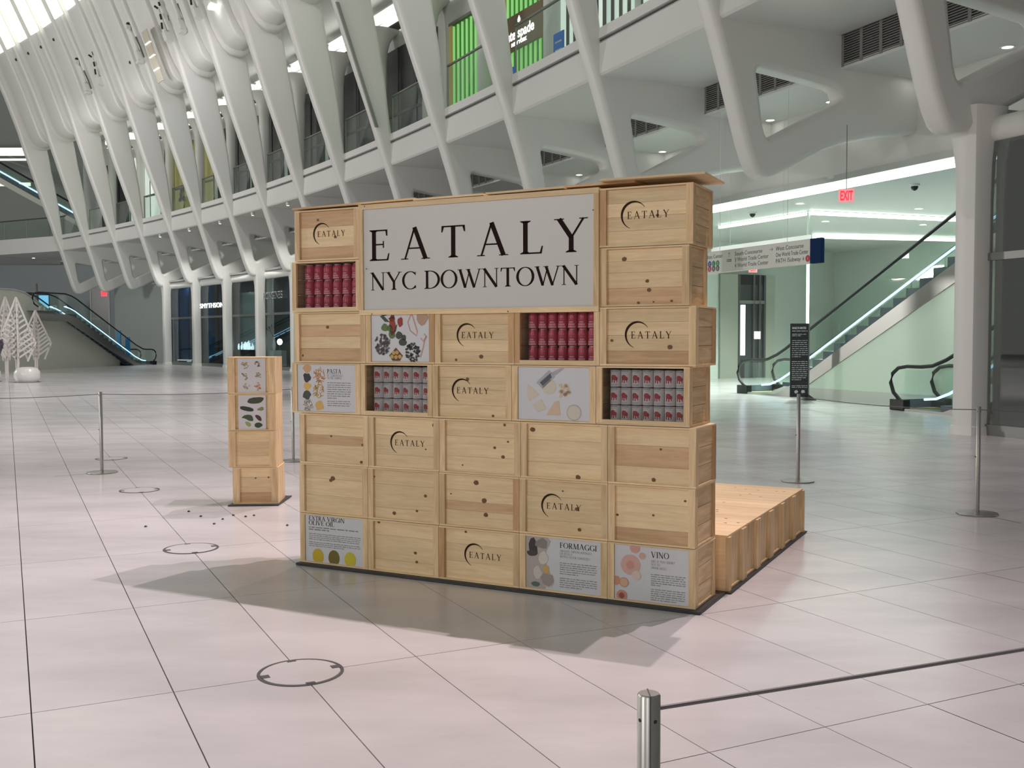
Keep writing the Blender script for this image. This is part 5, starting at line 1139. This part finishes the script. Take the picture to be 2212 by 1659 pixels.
# --- platform crates behind the wall
for i in range(6):
    y0 = .54 + i * .378; x0, x1 = .85, 2.93; Wd = x1 - x0; H = .352; D = .374
    t = thing('platform_crate', f'low pine platform crate behind the wall, {ORD[i]} counted from the wall', 'crate', wl(x0, y0, .012), WR, 'platform crates behind the wall')
    for j in range(3): MB().box(0, Wd, j * D / 3, (j + 1) * D / 3 - .002, H - .012, H).build('top_plank', PINE, t)
    MB().box(0, Wd - .012, 0, .012, .012, H - .012).build('side_board', PINE, t); MB().box(0, Wd - .012, D - .012, D, .012, H - .012).build('side_board', PINE, t)
    MB().box(0, Wd, 0, D, 0, .012).build('bottom_board', PINE, t); MB().box(0, .012, .012, D - .012, .012, H - .012).build('end_board', PINEZ, t)
    for j in range(2): MB().box(Wd - .024, Wd - .012, .012 + (D - .024) * j / 2, .012 + (D - .024) * (j + 1) / 2 - .002, .012, H - .012).build('end_board', PINEZ, t)
    for yy in (0, D - .05): MB().box(Wd - .012, Wd + .014, yy, yy + .05, 0, H - .012).build('end_cleat', PINEZ, t)
    for _ in range(5):
        kx, ky = RNG.uniform(Wd - .9, Wd - .05), RNG.uniform(.03, D - .03)
        MB().add([(kx + .012 * math.cos(a * PI / 4), ky + .009 * math.sin(a * PI / 4), H + .0006) for a in range(8)], [tuple(range(8))]).build('knot', KNOT, t, fix=False)
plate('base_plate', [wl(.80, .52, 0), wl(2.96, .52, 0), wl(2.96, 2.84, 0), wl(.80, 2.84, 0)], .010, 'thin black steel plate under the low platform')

# ================================================================== CRATE TOWER
TWA = Vector((-2.675, 9.85, 0)); TR = .06
def tw(x, y, z): return Vector((TWA.x + x * math.cos(TR) - y * math.sin(TR), TWA.y + x * math.sin(TR) + y * math.cos(TR), z))
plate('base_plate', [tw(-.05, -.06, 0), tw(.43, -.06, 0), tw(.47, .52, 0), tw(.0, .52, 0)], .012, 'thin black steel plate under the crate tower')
TL = [('wood', 'bottom crate of the free-standing tower', 0.0, .41, (.3, .45, .25), (0,)), ('wood', 'second crate up in the free-standing tower, plain boards', -.035, .43, (.3, .4, .3), ()),
      ('poster', 'third crate up in the tower with a poster of green leaves', -.035, .43, None, ()), ('poster', 'topmost crate of the tower with a poster of mushrooms', -.035, .43, None, ())]
for i, (kd, l, xo, Wd, bs, red) in enumerate(TL):
    t = crate(l, 0, Wd, 0, .3525, .40, 0, kd, bs, red, [(.8, .72, .009), (.5, .7, .008)] if i == 0 else [], place=(tw(xo, 0, .0135 + i * .354), TR), group='crates of the free-standing tower', cleat=.055)
    MB().box(-.012, .0, .0, .40, 0, .3525).build('side_flank', PINEZ, t); MB().box(Wd - .003, Wd + .010, .0, .40, 0, .3525).build('side_flank', PINEZ, t)
    if kd == 'poster':
        y = poster_panel(t, .085, Wd - .085, .012, .34, .010); w_ = Wd - .17; x = .085
        if i == 3:
            for cx, cz, rr, cl in ((.25, .80, .034, (.44, .36, .24)), (.72, .84, .026, (.40, .26, .20)), (.25, .48, .034, (.40, .32, .22)), (.74, .50, .028, (.46, .38, .30)), (.30, .17, .032, (.54, .44, .38)), (.72, .17, .036, (.56, .28, .14))):
                mb = MB()
                for q in range(13): a = rg.uniform(0, 6.3); d = rr * math.sqrt(rg.random()); blob(mb, x + w_ * cx + d * math.cos(a), .3525 * (cz * .92 + .04) + d * math.sin(a), .010, .007, y, rg, 7, .3)
                mb.build('mushroom_print', colored('mush_%d_%d' % (int(cx * 100), int(cz * 100)), cl), t, fix=False)
        else:
            for pl, cl in (([(.30, .80), (.42, .93), (.95, .95), (.90, .85), (.80, .76), (.45, .74)], (.05, .07, .035)), ([(.05, .66), (.10, .56), (.45, .50), (.58, .54), (.50, .62), (.20, .68)], (.03, .045, .03)), ([(.62, .56), (.92, .68), (.92, .52)], (.22, .26, .09)), ([(.08, .32), (.25, .42), (.50, .40), (.55, .22), (.40, .22), (.25, .30)], (.06, .09, .045)), ([(.60, .42), (.80, .38), (.86, .26), (.78, .20), (.62, .32)], (.08, .03, .035)), ([(.20, .22), (.45, .18), (.45, .06), (.32, .05)], (.30, .36, .12)), ([(.60, .16), (.80, .18), (.90, .08), (.72, .0), (.58, .05)], (.04, .065, .04))):
                mb = MB(); mb.flat([(x + w_ * a + rg.uniform(-.003, .003), .3525 * (b * .90 + .06)) for a, b in chaikin(pl, 1)], y); mb.build('leaf_print', colored('leaf_%d_%d' % (int(pl[0][0] * 100), int(pl[0][1] * 100)), cl), t, fix=False)

# ================================================================== CABLE POSTS
post0 = None
def post(x, y, label, r=.0205, h=.975):
    global post0
    if post0 is None:
        t = thing('cable_post', label, 'post', (x, y, 0), 0, 'steel cable posts')
        MB().lathe([(0, 0.001), (.178, .001), (.180, .006), (.178, .012), (.12, .019), (.03, .024), (0, .024)], 40).build('base_disc', STEEL, t, smooth=True)
        MB().lathe([(r, .02), (r, h - .004), (r - .003, h), (0, h)], 28).build('tube', STEEL, t, smooth=True)
        MB().box(-.0012, .0012, -r - .0005, r + .0005, h - .30, h + .0006).build('split_line', DARK2, t)
        for a, z in ((-PI / 2 + .45, h - .045), (-PI / 2 - 1.0, h - .045)): MB().tube([(r * .9 * math.cos(a), r * .9 * math.sin(a), z), ((r + .0008) * math.cos(a), (r + .0008) * math.sin(a), z)], .0033, 10).build('set_screw', BLACK, t)
        MB().tube([(-r, 0, .52), (-r - .012, 0, .52)], .006, 8).build('cable_stop', STEELD, t)
        post0 = t
    else: t = dup(post0, (x, y, 0), 0, label)
    return t
POSTS = {'near': (.240, 1.790), 'left': (-4.93, 12.32), 'mid': (3.18, 11.41), 'right': (4.21, 9.27), 'hid': (-2.87, 13.45), 'offl': (-7.05, 11.65), 'offr': (5.8, 8.93), 'offn': (1.88, 2.49)}
for k, l in (('near', 'steel cable post in the foreground cut by the bottom edge'), ('left', 'steel cable post on the open floor at the left'), ('mid', 'steel cable post in front of the black banner'), ('right', 'steel cable post before the big right pillar'), ('hid', 'steel cable post half hidden behind the crate wall'),
             ('offl', 'steel cable post outside the left edge'), ('offr', 'steel cable post outside the right edge'), ('offn', 'steel cable post outside the right edge near the camera')):
    post(*POSTS[k], l)
def cable(a, b, sag, label, r=.0042):
    p, q = Vector((*POSTS[a], .945)), Vector((*POSTS[b], .945)); d = (q - p).normalized(); p = p + d * .02; q = q - d * .02
    o = MB().tube([p.lerp(q, i / 14) - Vector((0, 0, sag * 4 * (i / 14) * (1 - i / 14))) for i in range(15)], r, 8).build('barrier_cable', mat('grey_cable', (.16, .15, .15), .5), smooth=True)
    tag(o, label, 'cable', 'barrier cables')
cable('near', 'offn', .004, 'grey barrier cable leaving the foreground post to the right')
cable('left', 'hid', .03, 'grey barrier cable from the left post behind the crate tower'); cable('left', 'offl', .03, 'grey barrier cable from the left post to the left edge')
cable('mid', 'right', .03, 'grey barrier cable between the two right posts'); cable('right', 'offr', .02, 'grey barrier cable from the right post to the right edge')
# crumbs on the floor
for i, (x, y) in enumerate(((-3.0, 9.49), (-2.81, 9.23), (-2.57, 9.08), (-2.53, 9.28), (-2.58, 8.85), (-2.34, 9.27), (-2.4, 9.21), (-3.13, 8.73), (-1.93, 8.77))):
    o = MB().lathe([(0, .001), (.012, .001), (.014, .006), (.008, .012), (0, .013)], 8, (0, 0, 0)).build('black_crumb', BLACK, smooth=True); o.location = (x, y, 0); o.scale = (1, .8, 1); o.rotation_euler = (0, 0, i)
    tag(o, 'tiny black crumb on the floor in front of the crate tower', 'crumb', 'black crumbs on the floor')

# ================================================================== prints belong to the sheet they are printed on
HOSTS = {'poster_sheet': ('print', 'title', 'subtitle', 'body_text'), 'white_panel': ('letter', 'lettering'), 'sign_body': ('arrow', 'lettering', 'route_dot', 'stairs_mark', 'faint_print'), 'body': ('pale_band', 'label_mark', 'red_motif', 'label_print'),
         'panel': ('body_text', 'lettering'), 'face': ('lettering',), 'sign_board': ('lettering', 'spade_mark'), 'board': ('print',), 'door_recess': ('lit_sign', 'lit_notice'), 'glazing': ('window_decoration',)}
for root in [o for o in bpy.data.objects if o.parent is None and o.children]:
    ch = list(root.children)
    for h in ch:
        hb = h.name.split('.')[0]
        if hb not in HOSTS: continue
        for c in ch:
            cb = c.name.split('.')[0]
            if c is not h and c.parent is root and any(cb == q or cb.endswith('_' + q) for q in HOSTS[hb]): c.parent = h
        break
for o in bpy.data.objects:
    if o.name.split('.')[0] in ('body_text', 'faint_print', 'seed_print'): o['kind'] = 'stuff'
